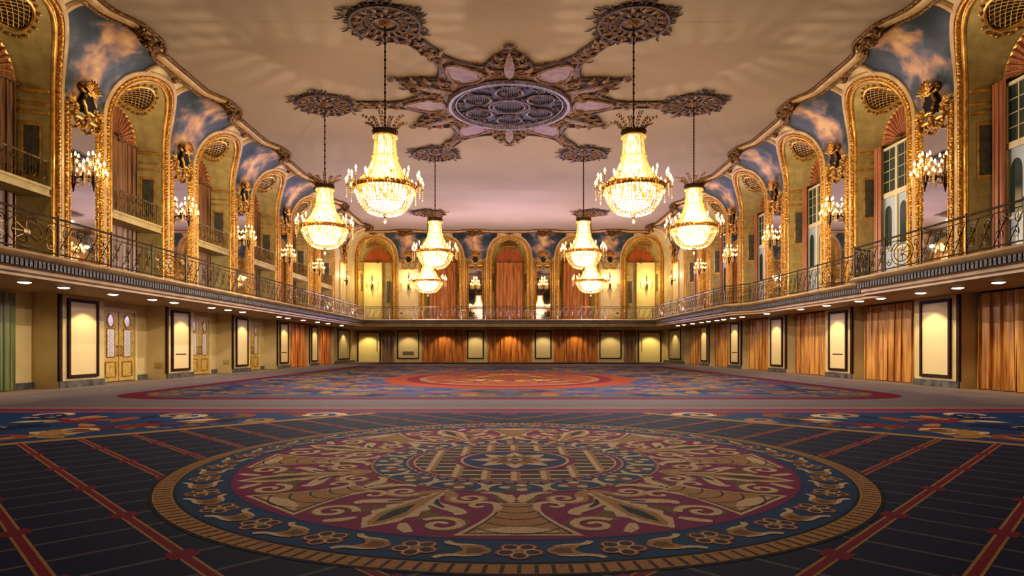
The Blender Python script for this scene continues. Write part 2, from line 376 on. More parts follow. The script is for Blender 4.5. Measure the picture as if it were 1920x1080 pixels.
for i in range(8):
    a = -pi/2+2*pi*i/8; f = Loc(CX,CY,a); mir = lambda pts: [(-u,v) for u, v in pts]
    def both(fn):
        for s in (1,-1): fn(lambda pts: f([(s*u,v) for u, v in pts]), s)
    # goblet
    gob = lambda k, v0, v1: [(u*k, v0+(v1-v0)*t) for u, t in ((.14,0),(.15,.18),(.19,.42),(.27,.68),(.37,.93),(.40,1))]
    def side(P): return f(P+[(-u,v) for u, v in P[::-1]])[::-1]
    fpoly(side(gob(1.1,1.92,2.80)), 'cream', 12); fpoly(side(gob(.94,1.95,2.765)), 'dark', 12.5); fpoly(side(gob(.86,1.955,2.75)), 'gold', 13)
    for q in range(5):
        v = 2.03+.16*q; w = .13+.2*((v-1.92)/.88)**1.6
        fstrip(f([(w*(2*t/8-1), v+.05*(1-(2*t/8-1)**2)*(1+q*.4)-.03) for t in range(9)]), .016, 'dark', 13.4)
    fpoly(f([(-.3,2.72),(-.2,2.64),(0,2.58),(.2,2.64),(.3,2.72),(0,2.75)])[::-1], 'cream', 13.3)
    def vol(g, s):
        fstrip(g([(.16,2.2),(.15,2.05),(.17,1.95),(.24,1.9),(.32,1.92),(.36,2.0),(.31,2.06),(.26,2.02)]), [.05,.07,.07,.06,.06,.05,.05,.03], 'cream', 13)
        fstrip(g([(.05,1.92),(.11,1.8),(.12,1.66),(.2,1.58),(.31,1.57)]), [.12,.13,.09,.07,.03], 'cream', 13)
        fstrip(g([(.08,1.92),(.16,1.78),(.18,1.66)]), [.05,.07,.03], 'olive', 13.4)
        fstrip(g([(.04,1.84),(.06,1.74),(.05,1.64)]), [.08,.1,.03], 'cream', 13.2)
    both(vol)
    # acanthus between goblets
    a2 = a+pi/8; h = Loc(CX,CY,a2)
    P = h([(0,1.5),(.06,1.75),(.05,1.95),(.14,2.05),(.11,2.12),(.2,2.22),(.16,2.30),(.21,2.42),(.15,2.5),(.15,2.62),(.07,2.74),(0,2.84)]+[(-.07,2.74),(-.15,2.62),(-.15,2.5),(-.21,2.42),(-.16,2.30),(-.2,2.22),(-.11,2.12),(-.14,2.05),(-.05,1.95),(-.06,1.75)])[::-1]
    fpoly(P, 'cream', 12)
    fpoly(h([(0,1.6),(.09,2.25),(.12,2.45),(.05,2.7),(0,2.76),(-.05,2.7),(-.12,2.45),(-.09,2.25)])[::-1], 'gold', 12.5)
    fpoly(h([(0,2.1),(.06,2.35),(.04,2.55),(0,2.68),(-.04,2.55),(-.06,2.35)])[::-1], 'green', 13)
    def sc(g0, s):
        g = lambda pts: h([(s*u,v) for u, v in pts])
        fstrip(g([(.03,1.75),(.14,2.25),(.28,2.36)]+spiral(.47,2.55,.2,pi*1.1,1.35,1,22)), [.05,.12,.13]+taper(22,.13,.05), 'olive', 11.6)
        fstrip(g(spiral(.47,2.55,.185,pi*1.1,1.35,1,22)), taper(22,.07,.05), 'cream', 12.8)
        fstrip(g([(.02,1.6),(.12,1.72)]+spiral(.32,1.78,.17,pi,1.35,-1,22)), [.08,.12]+taper(22,.11,.04), 'gold', 12)
        fstrip(g(spiral(.32,1.78,.15,pi,1.35,-1,22)), taper(22,.06,.04), 'cream', 12.6)
        fstrip(g([(.05,1.85),(.12,2.02),(.25,2.1),(.38,2.16),(.46,2.22),(.43,2.28)]), [.04,.1,.13,.13,.09,.05], 'cream', 12.2)
        fstrip(g([(.08,1.9),(.15,2.03),(.26,2.12)]), [.02,.05,.03], 'green', 13)
        fstrip(g([(.2,2.62),(.27,2.72),(.36,2.8)]), [.05,.1,.06], 'cream', 12.2)
    both(sc)
# blue floral ring and trellis
fdisc(CX,CY,1.56,'gold',14,96); fdisc(CX,CY,1.53,'blue',14.5,96)
for i in range(16):
    f = Loc(CX,CY,-pi/2+2*pi*i/16)
    for q in range(6):
        a = q*pi/3; fpoly(f([(.1*cos(a)+.055*cos(t*pi/4), 1.36+.1*sin(a)+.055*sin(t*pi/4)) for t in range(8)])[::-1], 'cream' if q % 2 else 'thin', 15+.05*q)
    fpoly(f([(.06*cos(t*pi/4),1.36+.06*sin(t*pi/4)) for t in range(8)])[::-1], 'rust' if i % 2 else 'olive', 15.6)
    for s in (1,-1): fstrip(f([(s*.12,1.22),(s*.22,1.28),(s*.27,1.4),(s*.24,1.5)]), [.03,.06,.06,.03], 'cream', 15.4)
fdisc(CX,CY,1.19,'cream',16,80); fdisc(CX,CY,1.165,'crimson',16.5,80); fdisc(CX,CY,1.11,'cream',17,80); fdisc(CX,CY,1.09,'brown',17.5,80)
for i in range(64):
    a = 2*pi*i/64; fdisc(CX+1.177*cos(a),CY+1.177*sin(a),.017,'navy',17,8)
for i in range(-5, 6):
    u = i*.2; hh = sqrt(max(0, 1.09**2-u*u))
    fstrip([(CX-hh,CY+u),(CX+hh,CY+u)], .045, 'cream', 18)
for i in range(-3, 4):
    u = i*.29; hh = sqrt(max(0, 1.09**2-u*u))
    fstrip([(CX+u,CY-hh),(CX+u,CY+hh)], .10, 'gold', 18.6); fstrip([(CX+u-.015,CY-hh),(CX+u-.015,CY+hh)], .05, 'cream', 19)
fdisc(CX,CY,.66,'crimson',20,64,1,1); fdisc(CX,CY,.6,'cream',20.5,64); fdisc(CX,CY,.57,'navy2',21,64)
for q in range(8): fpoly(leafp(CX,CY,q*pi/4,.5,.11), 'cream', 21.5+.05*q)
for q in range(8): fpoly(leafp(CX,CY,q*pi/4+pi/8,.34,.07), 'gold', 22.2+.05*q)
for q in range(8): fpoly(leafp(CX,CY,q*pi/4,.3,.05), 'olive', 22.8+.05*q)
fdisc(CX,CY,.09,'cream',23.5,16); fdisc(CX,CY,.05,'green',24,12)
struct(fl.build('floor', FM, smooth=False))
# ---- ceiling and the wall behind the camera
m = MB(); m.poly([(-W-.3,YF-.1,CEIL),(-W-.3,YB+.3,CEIL),(W+.3,YB+.3,CEIL),(W+.3,YF-.1,CEIL)]); struct(m.build('ceiling', M['ceiling'], smooth=False))
m = MB(); m.poly([(-W-1,YF,0),(W+1,YF,0),(W+1,YF,CEIL),(-W-1,YF,CEIL)]); struct(m.build('wall_front', M['front'], smooth=False))
# ---- side and back walls
def wall(side, cells, piers, u_lo, u_hi):
    m = MB(); P = wmap(side)
    near = lambda u: min(abs(u-p) for p in piers)
    def col(u, zl): return [P(u, -cove(z, near(u)), z) for z in zrows(zl)]
    def strip(us, zf): m.grid([col(u, zf(u)) for u in us])
    edges = []
    for uc in cells:
        edges.append((uc-AA, uc+AA))
        strip([uc-AA*cos(pi*i/20) for i in range(21)], lambda u: zv(ZS+AB*sqrt(max(0, 1-((u-uc)/AA)**2))))
    cur = u_lo
    for a, b in edges+[(u_hi, None)]:
        n = max(2, int((a-cur)/.3)); strip([cur+(a-cur)*i/n for i in range(n+1)], lambda u: BAL-.3)
        cur = b
    return m, P
LP = [8.39]+PIERS+[53.3]
LB = [11.455]+BAYS
for side, nm in (('L','left'),('R','right')):
    m, P = wall(side, BAYS, LP, YF, YB)
    # lower storey: piers on the wall plane, recesses 0.8 m deep between them
    q = lambda u0, u1, y0, y1, z0, z1: m.poly([P(u0,y0,z0),P(u1,y1,z0),P(u1,y1,z1),P(u0,y0,z1)])
    cur = YF
    for b in LB:
        q(cur, b-1.965, 0, 0, 0, SOF+.2); q(b-1.965, b-1.965, 0, .8, 0, SOF+.2); q(b-1.965, b+1.965, .8, .8, 0, SOF+.2); q(b+1.965, b+1.965, .8, 0, 0, SOF+.2)
        m.poly([P(b-1.965,0,SOF+.05),P(b+1.965,0,SOF+.05),P(b+1.965,.8,SOF+.05),P(b-1.965,.8,SOF+.05)])
        cur = b+1.965
    q(cur, YB, 0, 0, 0, SOF+.2)
    struct(m.build('wall_'+nm, M['cream'], smooth=True))
    # marble skirting on the piers, dark corner strips on their near edges
    sk = MB()
    for p in LP[1:-1]: sk.box(-1.12,1.12,-.05,.0,0,.22) if False else None
    def bx(mm, u0, u1, y0, y1, z0, z1):
        k = len(mm.v); c = [P(u,y,z) for z in (z0,z1) for u, y in ((u0,y0),(u1,y0),(u1,y1),(u0,y1))]
        mm.v += c
        for f in ((3,2,1,0),(4,5,6,7),(0,1,5,4),(1,2,6,5),(2,3,7,6),(3,0,4,7)): mm.face(*[k+i for i in f])
    for b in LB:
        bx(sk, b-1.96, b+1.96, .76, .8, 0, .2)
    for p in LP[1:-1]: bx(sk, p-1.1, p+1.1, -.04, 0, 0, .22)
    bx(sk, 50.25, YB, -.04, 0, 0, .2)
    struct(sk.build('baseboard_'+nm, M['marble'], smooth=False))
    cs = MB()
    for p in LP[1:-1]: bx(cs, p-1.13, p-1.0, -.05, .02, .22, SOF-.002)
    struct(cs.build('trim_'+nm, M['brown'], smooth=False))
BB = [-12.05,-6.13,0,6.13,12.05]; BP = [-9.09,-3.065,3.065,9.09]
m, P = wall('B', BB, [-14.6]+BP+[14.6], -W-.5, W+.5)
m.poly([P(-W,0,0),P(W,0,0),P(W,0,SOF+.3),P(-W,0,SOF+.3)])
struct(m.build('wall_back', M['cream']))
# ceiling edge mouldings following the scalloped cove
for side, nm, ps, u0, u1 in (('L','left cove',LP,YF,YB-1.7),('R','right cove',LP,YF,YB-1.7),('B','back cove',[-14.6]+BP+[14.6],-W+1.6,W-1.6)):
    m = MB(); P = wmap(side); near = lambda u: min(abs(u-p) for p in ps); n = int((u1-u0)/.3)
    for off, zc, ry, rz in ((0,ZT-.03,.15,.09),(-.26,ZT+.0,.05,.06),(.24,ZT-.09,.06,.06)):
        m.cur = 1 if off == 0 else 0
        m.grid([[P(u, -pe(near(u))+off+ry*cos(2*pi*j/8), zc+rz*sin(2*pi*j/8)) for j in range(8)] for u in (u0+(u1-u0)*i/n for i in range(n+1))], close_c=True)
    struct(m.build('trim_'+nm.replace(' ','_'), [M['gold_dark'], M['blush']]))
# ---- galleries
def gallery(name, label, path, soffit_poly, floor_poly):
    # path: list of (front point, inward-normal) ; profile is swept along it
    t = empty(name, (0,0,0)); tag(t, label, 'balcony')
    prof = [(.42,SOF),(.42,SOF+.06),(.34,SOF+.10),(.34,SOF+.18),(.25,SOF+.22),(.25,SOF+.36),(.14,SOF+.40),(.05,SOF+.44),(0,SOF+.49),(.03,SOF+.55),(.1,BAL),(.6,BAL)]
    def sweep(idx, nm, mt, extra=0):
        mm = MB(); mm.grid([[(p[0]+n[0]*(d-extra), p[1]+n[1]*(d-extra), z) for d, z in idx] for p, n in path]); return mm.build(nm, mt, t)
    sweep(prof, 'cornice', M['fascia'])
    dm = MB()
    for (p, n), (p2, n2) in zip(path, path[1:]):
        L = sqrt((p2[0]-p[0])**2+(p2[1]-p[1])**2); k = int(L/.14)
        if k < 2: continue
        tx, ty = (p2[0]-p[0])/L, (p2[1]-p[1])/L
        for i in range(k):
            s = (i+.5)*L/k; c = [(p[0]+tx*(s+ds)+n[0]*d, p[1]+ty*(s+ds)+n[1]*d, z) for z in (SOF+.215,SOF+.375) for ds, d in ((-.045,.17),(.045,.17),(.045,.27),(-.045,.27))]
            b = len(dm.v); dm.v += c
            for f in ((3,2,1,0),(4,5,6,7),(0,1,5,4),(1,2,6,5),(2,3,7,6),(3,0,4,7)): dm.face(*[b+i2 for i2 in f])
    dm.build('dentil_band', M['dentil'], t, smooth=False)
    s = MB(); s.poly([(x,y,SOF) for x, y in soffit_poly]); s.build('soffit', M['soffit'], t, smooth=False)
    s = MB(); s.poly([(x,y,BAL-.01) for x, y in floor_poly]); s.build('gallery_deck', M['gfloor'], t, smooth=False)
LF = 11.0; YG = 48.4
gallery('gallery_balcony', 'straight gallery balcony with bronze cornice along the left wall', [((-LF,YF),(-1,0)),((-LF,YG+.42),(-1,0))],
        [(-W-.02,YF),(-LF-.42,YF),(-LF-.42,YB),(-W-.02,YB)], [(-W-.9,YF),(-LF-.3,YF),(-LF-.3,YB),(-W-.9,YB)])
s1, s2, rin = 20.3, 31.5, 11.75
rp = [(10.9,YF),(10.9,s1-.25),(11.0,s1),(rin-.1,s1+.15),(rin,s1+.5),(rin,s2-1.2),(rin-.1,s2-.5),(11.25,s2+.1),(10.95,s2+.8),(10.95,YG+.42)]
gallery('gallery_balcony', 'gallery balcony stepping back in the middle along the right wall', [(p,(1,0)) for p in rp],
        [(W+.02,YF)]+[(W+.02,YB),(11.37,YB)]+[(x+.42,y) for x, y in rp[::-1]], [(W+.9,YF)]+[(W+.9,YB),(11.3,YB)]+[(x+.3,y) for x, y in rp[::-1]])
gallery('gallery_balcony', 'short gallery balcony across the back wall over orange curtains', [((-LF-.42,YG),(0,1)),((LF+.42,YG),(0,1))],
        [(-LF-.42,YG+.42),(LF+.42,YG+.42),(LF+.42,YB),(-LF-.42,YB)], [(-LF-.4,YG+.3),(LF+.4,YG+.3),(LF+.4,YB+.9),(-LF-.4,YB+.9)])
# ================================================================== THINGS ON THE WALLS
def A_(u, z, n=0.):       # point on the wall surface round an alcove (u from the arch centre), n metres out into the room
    z = zv(z); d = abs(HP-abs(u)); ny, nz = cnorm(z, d)
    return (u, -cove(z, d)+n*ny, z+n*nz)
def Pp(u, z, n=0.):       # same, u from a pier centre
    ny, nz = cnorm(z, abs(u)); return (u, -cove(z, abs(u))+n*ny, z+n*nz)
def arch_path(d, n=28, z0=BAL, a=AA, b=AB):
    o = [(-(a+d), z0+(ZS-z0)*i/4) for i in range(4)]
    o += [(-(a+d)*cos(pi*i/n), ZS+(b+d)*sin(pi*i/n)) for i in range(n+1)]
    return o+[((a+d), ZS-(ZS-z0)*(i+1)/4) for i in range(4)]
def arch_sweep(m, prof):
    cols = [[A_(u, z, nn) for u, z in arch_path(d)] for d, nn in prof]
    m.grid(cols)
def half_round(d0, d1, n0, h, k=5):
    return [(d0+(d1-d0)*(1-cos(pi*i/k))/2, n0+h*sin(pi*i/k)) for i in range(k+1)]
BD, BW, BZ = .9, 1.35, 1.35      # alcove back plane: depth, half width, rise
def loft(s, th):                 # s 0 front .. 1 back ; th index along the arch path
    (u0, z0), (u1, z1) = PF[th], PB[th]
    p0 = A_(u0, z0, 0); return tuple(p0[k]+((u1, BD, z1)[k]-p0[k])*s for k in range(3))
PF = arch_path(0); PB = arch_path(0, a=BW, b=BZ)
def make_alcove():
    t = empty('arched_alcove'); oz = BAL
    m = MB(); arch_sweep(m, half_round(.0,.13,.015,.07)); arch_sweep(m, [(.13,.015),(.13,.035),(.18,.035),(.18,.015)]); m.build('inner_moulding', M['gold_smooth'], t, oz)
    m = MB(); arch_sweep(m, half_round(.18,.36,.02,.11)); m.build('rope_moulding', M['gold'], t, oz)
    m = MB(); arch_sweep(m, [(.36,.0),(.36,.09),(.40,.1),(.52,.07),(.54,.0)]); m.build('outer_band', M['blush'], t, oz)
    m = MB(); m.grid([[loft(s, i) for i in range(len(PF))] for s in (0,.33,.66,1)]); m.build('soffit', M['olive'], t, oz)
    m = MB(); m.poly([(u, BD, z) for u, z in PB]); m.build('back_panel', M['olive'], t, oz, smooth=False)
    # trim beads along the back edge
    m = MB(); m.grid([[(u*k, BD-.06+dy, ZS+(z-ZS)*k if z > ZS else z) for u, z in PB] for k, dy in ((1.0,0),(.96,-.03),(.92,0))]); m.build('inner_archivolt', M['gold_smooth'], t, oz)
    # capital ledges and grey inlays on the two reveals
    for sg in (-1, 1):
        m = MB(); a = A_(AA, 8.4); b = (BW, BD, 8.4)
        for zz, hh, e in ((8.35,.07,.07),(8.62,.05,.05),(9.0,.09,.09)):
            m.box(*(sorted((sg*(BW-e), sg*(AA+.02)))), .02, BD, zz, zz+hh) if False else None
            k = len(m.v)
            q = [(sg*(AA-e), .0), (sg*(AA+.03), .0), (sg*(BW+.03), BD), (sg*(BW-e), BD)]
            m.v += [(x,y,zz) for x,y in q]+[(x,y,zz+hh) for x,y in q]
            for f in ((3,2,1,0),(4,5,6,7),(0,1,5,4),(1,2,6,5),(2,3,7,6),(3,0,4,7)): m.face(*[k+i for i in f])
        m.build('capital', M['gold_smooth'], t, oz, smooth=False)
        m = MB(); L = lambda s, z, e: (sg*(AA+(BW-AA)*s-e), BD*s, z)
        m.grid([[L(s,z,.02) for s in (.28,.72)] for z in (6.5,8.0)]); m.build('reveal_inlay', M['reveal'], t, oz, smooth=False)
        m = MB()
        for s0, s1, z0, z1 in ((.22,.28,6.4,8.1),(.72,.78,6.4,8.1),(.28,.72,6.4,6.5),(.28,.72,8.0,8.1)): m.grid([[L(s,z,.03) for s in (s0,s1)] for z in (z0,z1)])
        m.build('inlay_border', M['gold_smooth'], t, oz, smooth=False)
    # lattice grille on the crown of the soffit
    n = len(PF); mid = (n-1)/2
    def SP(s, f, e):
        i = int(f); g = f-i; p = loft(s, i); q = loft(s, min(i+1, n-1)); return tuple(p[k]+(q[k]-p[k])*g-(0,.2*e,e)[k] for k in range(3))
    ell = lambda r, th, e: SP(.5+.33*r*sin(th), mid+5.0*r*cos(th), e)
    m = MB(); m.grid([[ell(r, 2*pi*j/28, .02) for j in range(28)] for r in (.02,.5,1)], close_c=True); g = m.build('grille', M['void'], t, oz)
    m = MB(); m.tube([ell(1.03, 2*pi*j/28, .04) for j in range(28)], .05, 5, True)
    for i in range(-4, 5):
        for sg in (1, -1):
            pts = [(x, sg*x*.9+i*.28) for x in (k/10 for k in range(-10, 11))]; pts = [(x, y) for x, y in pts if x*x+y*y < 1]
            if len(pts) > 1: m.tube([SP(.5+.33*y, mid+5.0*x, .035) for x, y in pts], .014, 3, caps=False)
    m.build('lattice', M['gold_smooth'], g, 0 if False else oz)
    m = MB(); rr = random.Random(5)
    for j in range(26):
        th = 2*pi*j/26; r = 1.18+.12*rr.random(); p = ell(r, th, .04)
        if .02 < .5+.33*r*sin(th) < .98: m.blob(p, .07, .07, .05, 6, 4)
    m.build('grille_garland', M['gold'], t, oz)
    # keystone shell above the crown
    m = MB(); c = A_(0, ZS+AB+.72, .1)
    for k in range(7):
        a = pi*(k+.5)/7; m.leaf(c, (cos(a), -sin(a)*.55, sin(a)*.5), (sin(a),0,-cos(a)), .46, .085, (0,-1,0), .08)
    m.blob((c[0],c[1]-.08,c[2]-.02), .16,.14,.14); m.build('keystone_shell', M['gold_dark'], t, oz)
    return t
def pleat_fan(name, mt, parent, oz):
    m = MB(); n = 72
    m.grid([[(-r*cos(pi*j/n), BD-.07-.08*r*(j % 4 in (1,2)), ZS+r*sin(pi*j/n)*1.0) for j in range(n+1)] for r in (.06,.5,.95,1.22)])
    f = m.build(name, mt, parent, oz)
    m = MB(); m.tube([(-1.24,BD-.22,ZS+.0),(1.24,BD-.22,ZS+.0)], .04, 6); m.build('fan_hem', M['gold_dark'], f, oz)
    m = MB()
    for q in range(8):
        a = q*pi/4; m.blob((.1*cos(a), BD-.26, ZS+.04+.1*sin(a)), .07,.05,.07, 6, 4)
    m.blob((0,BD-.3,ZS+.04), .07,.05,.07); m.build('rosette', M['gold_dark'], f, oz)
def wavy(m, u0, u1, z0, z1, y, amp, folds, seed=1, nz=5, pinch=0.):
    r = random.Random(seed); ph = [r.uniform(0,6.28) for _ in range(4)]; n = int(folds*14)
    rows = []
    for i in range(nz+1):
        z = z0+(z1-z0)*i/nz; row = []; k = 1-.25*i/nz
        for j in range(n+1):
            t = j/n; fa = 2*pi*folds*t+ph[0]+.8*sin(2*pi*t*2.3+ph[1]); w = sin(fa)+.25*sin(2*pi*folds*t*2.17+ph[2]+.3*i)
            uu = u0+(u1-u0)*t+.95*(u1-u0)/folds/6.283*sin(2*fa); uu = uu*(1-pinch*sin(pi*min(1,max(0,(z-z0)/(z1-z0))))) if pinch else uu
            row.append((uu, y+amp*k*w, z))
        rows.append(row)
    m.grid(rows)
alc = make_alcove(); alcP = Proto(alc)
# fans are children of a plain alcove proto copied three times with different fabric
def alcove_with(mt):
    t = copy_tree(alc); pleat_fan('fan_drape', mt, t, BAL); return t
alc_L = Proto(alcove_with(M['fan_br'])); alc_R = Proto(alcove_with(M['fan_rose'])); alc_B = Proto(alcove_with(M['fan_or']))
for o in [alc]+list(alc.children_recursive): bpy.data.objects.remove(o, do_unlink=True)
SN = {'L':'left','R':'right','B':'back'}
def kth(i): return ['nearest','second','third','fourth','fifth','farthest'][i]
for i, b in enumerate(BAYS):
    alc_L.place(wloc('L',b,BAL), ROT['L'], f'{kth(i)} gilded arched alcove with bronze drape along the left gallery', 'alcove', 'arched alcoves')
    alc_R.place(wloc('R',b,BAL), ROT['R'], f'{kth(i)} gilded arched alcove with rose fan along the right gallery', 'alcove', 'arched alcoves')
BN = ['far left corner','left of centre','central','right of centre','far right corner']
for i, b in enumerate(BB):
    alc_B.place(wloc('B',b,BAL), 0, f'{BN[i]} gilded arched alcove with orange fan on the back wall', 'alcove', 'arched alcoves', scale=(.97 if i in (0,4) else 1,1,1))
# drapes in the alcoves
def drape_proto(name, mt, w, h, folds, amp, seed):
    m = MB(); wavy(m, -w, w, 0, h, 0, amp, folds, seed); return Proto(m.build(name, mt))
dr = drape_proto('alcove_drape', M['drape_br'], 1.27, ZS-BAL-.01, 8, .075, 4)
for i, b in enumerate(BAYS):
    dr.place(wloc('L',b,BAL,-(BD-.17)), ROT['L'], f'long bronze striped drape hanging inside the {kth(i)} left alcove', 'drape', 'left alcove drapes')
dr = drape_proto('alcove_drape', M['drape_or'], 1.27, ZS-BAL-.01, 7, .085, 9)
for i in (1,2,3):
    dr.place(wloc('B',BB[i],BAL,-(BD-.18)), 0, f'tall orange drape hanging inside the {BN[i]} alcove of the back wall', 'drape', 'back alcove drapes')
# little inner balconies of the left alcoves
t = empty('inner_balcony'); z0 = 5.85
m = MB(); m.box(-1.55,1.55,-.02,BD-.2,0,.3); m.box(-1.57,1.57,-.06,-.02,.22,.3); m.box(-1.57,1.57,-.05,-.02,0,.05); m.build('ledge', M['olive'], t, smooth=False)
m = MB(); m.tube([(-1.52,.03,1.08),(1.52,.03,1.08)], .035, 6); m.build('handrail', M['iron_gold'], t)
m = MB()
for i in range(23):
    u = -1.48+2.96*i/22; m.tube([(u,.03,.3),(u,.03,1.07)], .012, 4, caps=False)
for i in range(8):
    c = -1.295+.37*i; m.tube([(c+.13*cos(k*pi/6), .02, .68+.2*sin(k*pi/6)) for k in range(12)], .014, 4, True)
m.build('balustrade', M['iron_gold'], t)
pr = Proto(t)
for i, b in enumerate(BAYS):
    pr.place(wloc('L',b,z0), ROT['L'], f'small railed inner balcony halfway up the {kth(i)} left alcove', 'balcony', 'inner balconies')
# windows of the right alcoves
t = empty('window_1'); m = MB(); Y = .62
for u0, u1, z0, z1 in ((-.98,-.86,0,5.5),(.86,.98,0,5.5),(-.98,.98,5.4,5.5),(-.98,.98,3.55,3.75),(-.06,.06,0,5.5),(-.98,.98,0,.2),(-.98,.98,1.5,1.58)): m.box(u0,u1,Y-.05,Y+.05,z0,z1)
for c in (-.46,.46):
    m.box(c-.012,c+.012,Y-.02,Y+.02,3.75,5.4)
    for k in (1,2,3): m.box(c-.4,c+.4,Y-.02,Y+.02,3.75+.41*k,3.77+.41*k)
m.build('window_frame', M['white_wood'], t, smooth=False)
m = MB(); m.poly([(-.9,Y+.01,3.7),(.9,Y+.01,3.7),(.9,Y+.01,5.45),(-.9,Y+.01,5.45)]); m.build('upper_glass', M['glass_dark'], t, smooth=False)
for c in (-.46,.46):
    m = MB(); m.poly([(c-.4,Y+.01,.2),(c+.4,Y+.01,.2),(c+.4,Y+.01,3.6),(c-.4,Y+.01,3.6)]); m.build('casement_glass', M['glass_sky'], t, smooth=False)
    m = MB(); pts = [(c-.3,Y-.005,1.7),(c+.1,Y-.005,1.7),(c+.1,Y-.005,2.9)]+[(c-.1+.2*cos(a), Y-.005, 2.9+.35*sin(a)) for a in (pi*k/8 for k in range(1,8))]+[(c-.3,Y-.005,2.9)]
    m.poly(pts); m.build('shade_panel', M['glass_dark'], t, smooth=False)
wp = t
for i, b in enumerate(BAYS):
    o = wp if i == 0 else copy_tree(wp)
    if i: o.name = f'window_{i+1}'
    o.location = wloc('R',b,BAL); o.rotation_euler = (0,0,ROT['R'])
    tag(o, f'ivory french window in the {kth(i)} right alcove', 'window', None, 'structure')
m = MB(); wavy(m, -1.28, -.8, 0, ZS-BAL, .5, .04, 3.5, 2); a = m.build('side_drape', M['drape_pk']); pa = Proto(a)
for i, b in enumerate(BAYS):
    pa.place(wloc('R',b,BAL), ROT['R'], f'rose gold drape on the far side of the {kth(i)} right window', 'drape', 'right window drapes')
    o = copy_tree(a); o.location = wloc('R',b-2.08,BAL); o.rotation_euler = (0,0,ROT['R'])
    tag(o, f'rose gold drape on the near side of the {kth(i)} right window', 'drape', 'right window drapes')
# bright doors in the two corner alcoves of the back wall
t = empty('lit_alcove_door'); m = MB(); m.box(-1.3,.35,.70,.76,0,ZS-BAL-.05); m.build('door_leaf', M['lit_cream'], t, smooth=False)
m = MB(); m.box(-1.34,-1.28,.66,.76,0,ZS-BAL); m.box(.35,.42,.66,.76,0,ZS-BAL); m.box(-1.34,.42,.66,.76,ZS-BAL-.05,ZS-BAL+.04); m.build('door_frame', M['gold_smooth'], t, smooth=False)
m = MB(); m.box(.8,1.05,.7,.76,1.9,3.9); m.build('side_grille', M['reveal'], t, smooth=False)
lp = Proto(t)
lp.place(wloc('B',BB[0],BAL), 0, 'tall bright cream door in the far left corner alcove', 'door', 'lit corner doors')
lp.place(wloc('B',BB[4],BAL), 0, 'tall bright cream door in the far right corner alcove', 'door', 'lit corner doors', scale=(-1,1,1))
# pier mirrors
def mirror_proto():
    t = empty('pier_mirror'); zt = 8.75-BAL
    m = MB(); m.grid([[(-.64,-.03,.1),(.64,-.03,.1)],[(-.64,-.03,zt),(.64,-.03,zt)]]); m.build('mirror_glass', M['mirror'], t, smooth=False)
    for sg in (-1,1):
        m = MB(); prof = half_round(.62,.74,.0,.09)+half_round(.75,.95,.02,.12,6)
        m.grid([[(sg*d, -n, z) for d, n in prof] for z in (0,1.5,3,4.5,zt+.3)]); m.build('side_pilaster', M['gold'], t)
    m = MB(); m.tube([(-.66,-.07,zt),(.66,-.07,zt)], .07, 6); m.box(-.66,.66,-.06,0,0,.12); m.build('cross_rail', M['gold_smooth'], t)
    return Proto(t)
mp = mirror_proto()
for i, p in enumerate(PIERS):
    for s in 'LR': mp.place(wloc(s,p,BAL), ROT[s], f'tall gilt-edged pier mirror, {kth(i)} along the {SN[s]} gallery wall', 'mirror', 'pier mirrors')
for p, n in ((-HP,'left'),(HP,'right')): mp.place(wloc('B',p,BAL), 0, f'narrow pier mirror {n} of the central orange alcove', 'mirror', 'pier mirrors')
# cartouches
def cartouche():
    t = empty('shell_cartouche')
    sh = [(r*cos(a)*.24, r*sin(a)*.30) for a, r in ((2*pi*k/24, 1+.13*cos(6*2*pi*k/24)) for k in range(24))]
    m = MB(); m.poly([(u,-.24,z) for u, z in sh]); k0 = [(u,-.24,z) for u, z in sh]; k1 = [(u*1.05,.0,z*1.05) for u, z in sh]; m.grid([k0,k1], close_c=True); m.build('dark_medallion', M['void'], t, smooth=False)
    m = MB(); m.tube([(u*1.12,-.24,z*1.1) for u, z in sh], .05, 6, True); m.build('medallion_rim', M['gold_smooth'], t)
    m = MB()
    for k in range(9):
        a = pi*(k+.5)/9; m.leaf((0,-.22,.34), (cos(a),-.35,sin(a)), (sin(a),0,-cos(a)), .42, .075, (0,-1,0), .08)
    m.blob((0,-.28,.40), .13,.1,.12)
    for sg in (-1,1):
        m.tube([(sg*(.22+.16*t_+.16*(1-t_)*cos(t_*9)), -.2-.05*t_, .40+.16*(1-t_)*sin(t_*9)) for t_ in (k/16 for k in range(17))], [.07-.04*k/16 for k in range(17)], 6)
    m.build('shell', M['gold'], t)
    for sg in (-1,1):
        m = MB(); c = sg*.33
        m.tube([(sg*.02,-.15,-.38)]+[(c-sg*.3*cos(a),-.15,-.45-.42*sin(a)) for a in (pi*k/10 for k in range(11))], .045, 5)
        for k in range(11): a = pi*k/10; m.blob((c-sg*.3*cos(a),-.19,-.45-.42*sin(a)), .055,.05,.055, 6, 4)
        m.tube([(sg*(.5+.14*(1-q)*cos(q*10)), -.14, -.3+.17*(1-q)*sin(q*10)) for q in (k/18 for k in range(19))], [.06-.035*k/18 for k in range(19)], 5)
        for k in range(4): m.leaf((sg*.55,-.12,-.15), (sg*cos(k*.5-.6),-.1,sin(k*.5-.6)), (0,0,1), .34, .06, (0,-1,0), .05)
        m.build('swag', M['gold'], t)
    return Proto(t)
cp = cartouche()
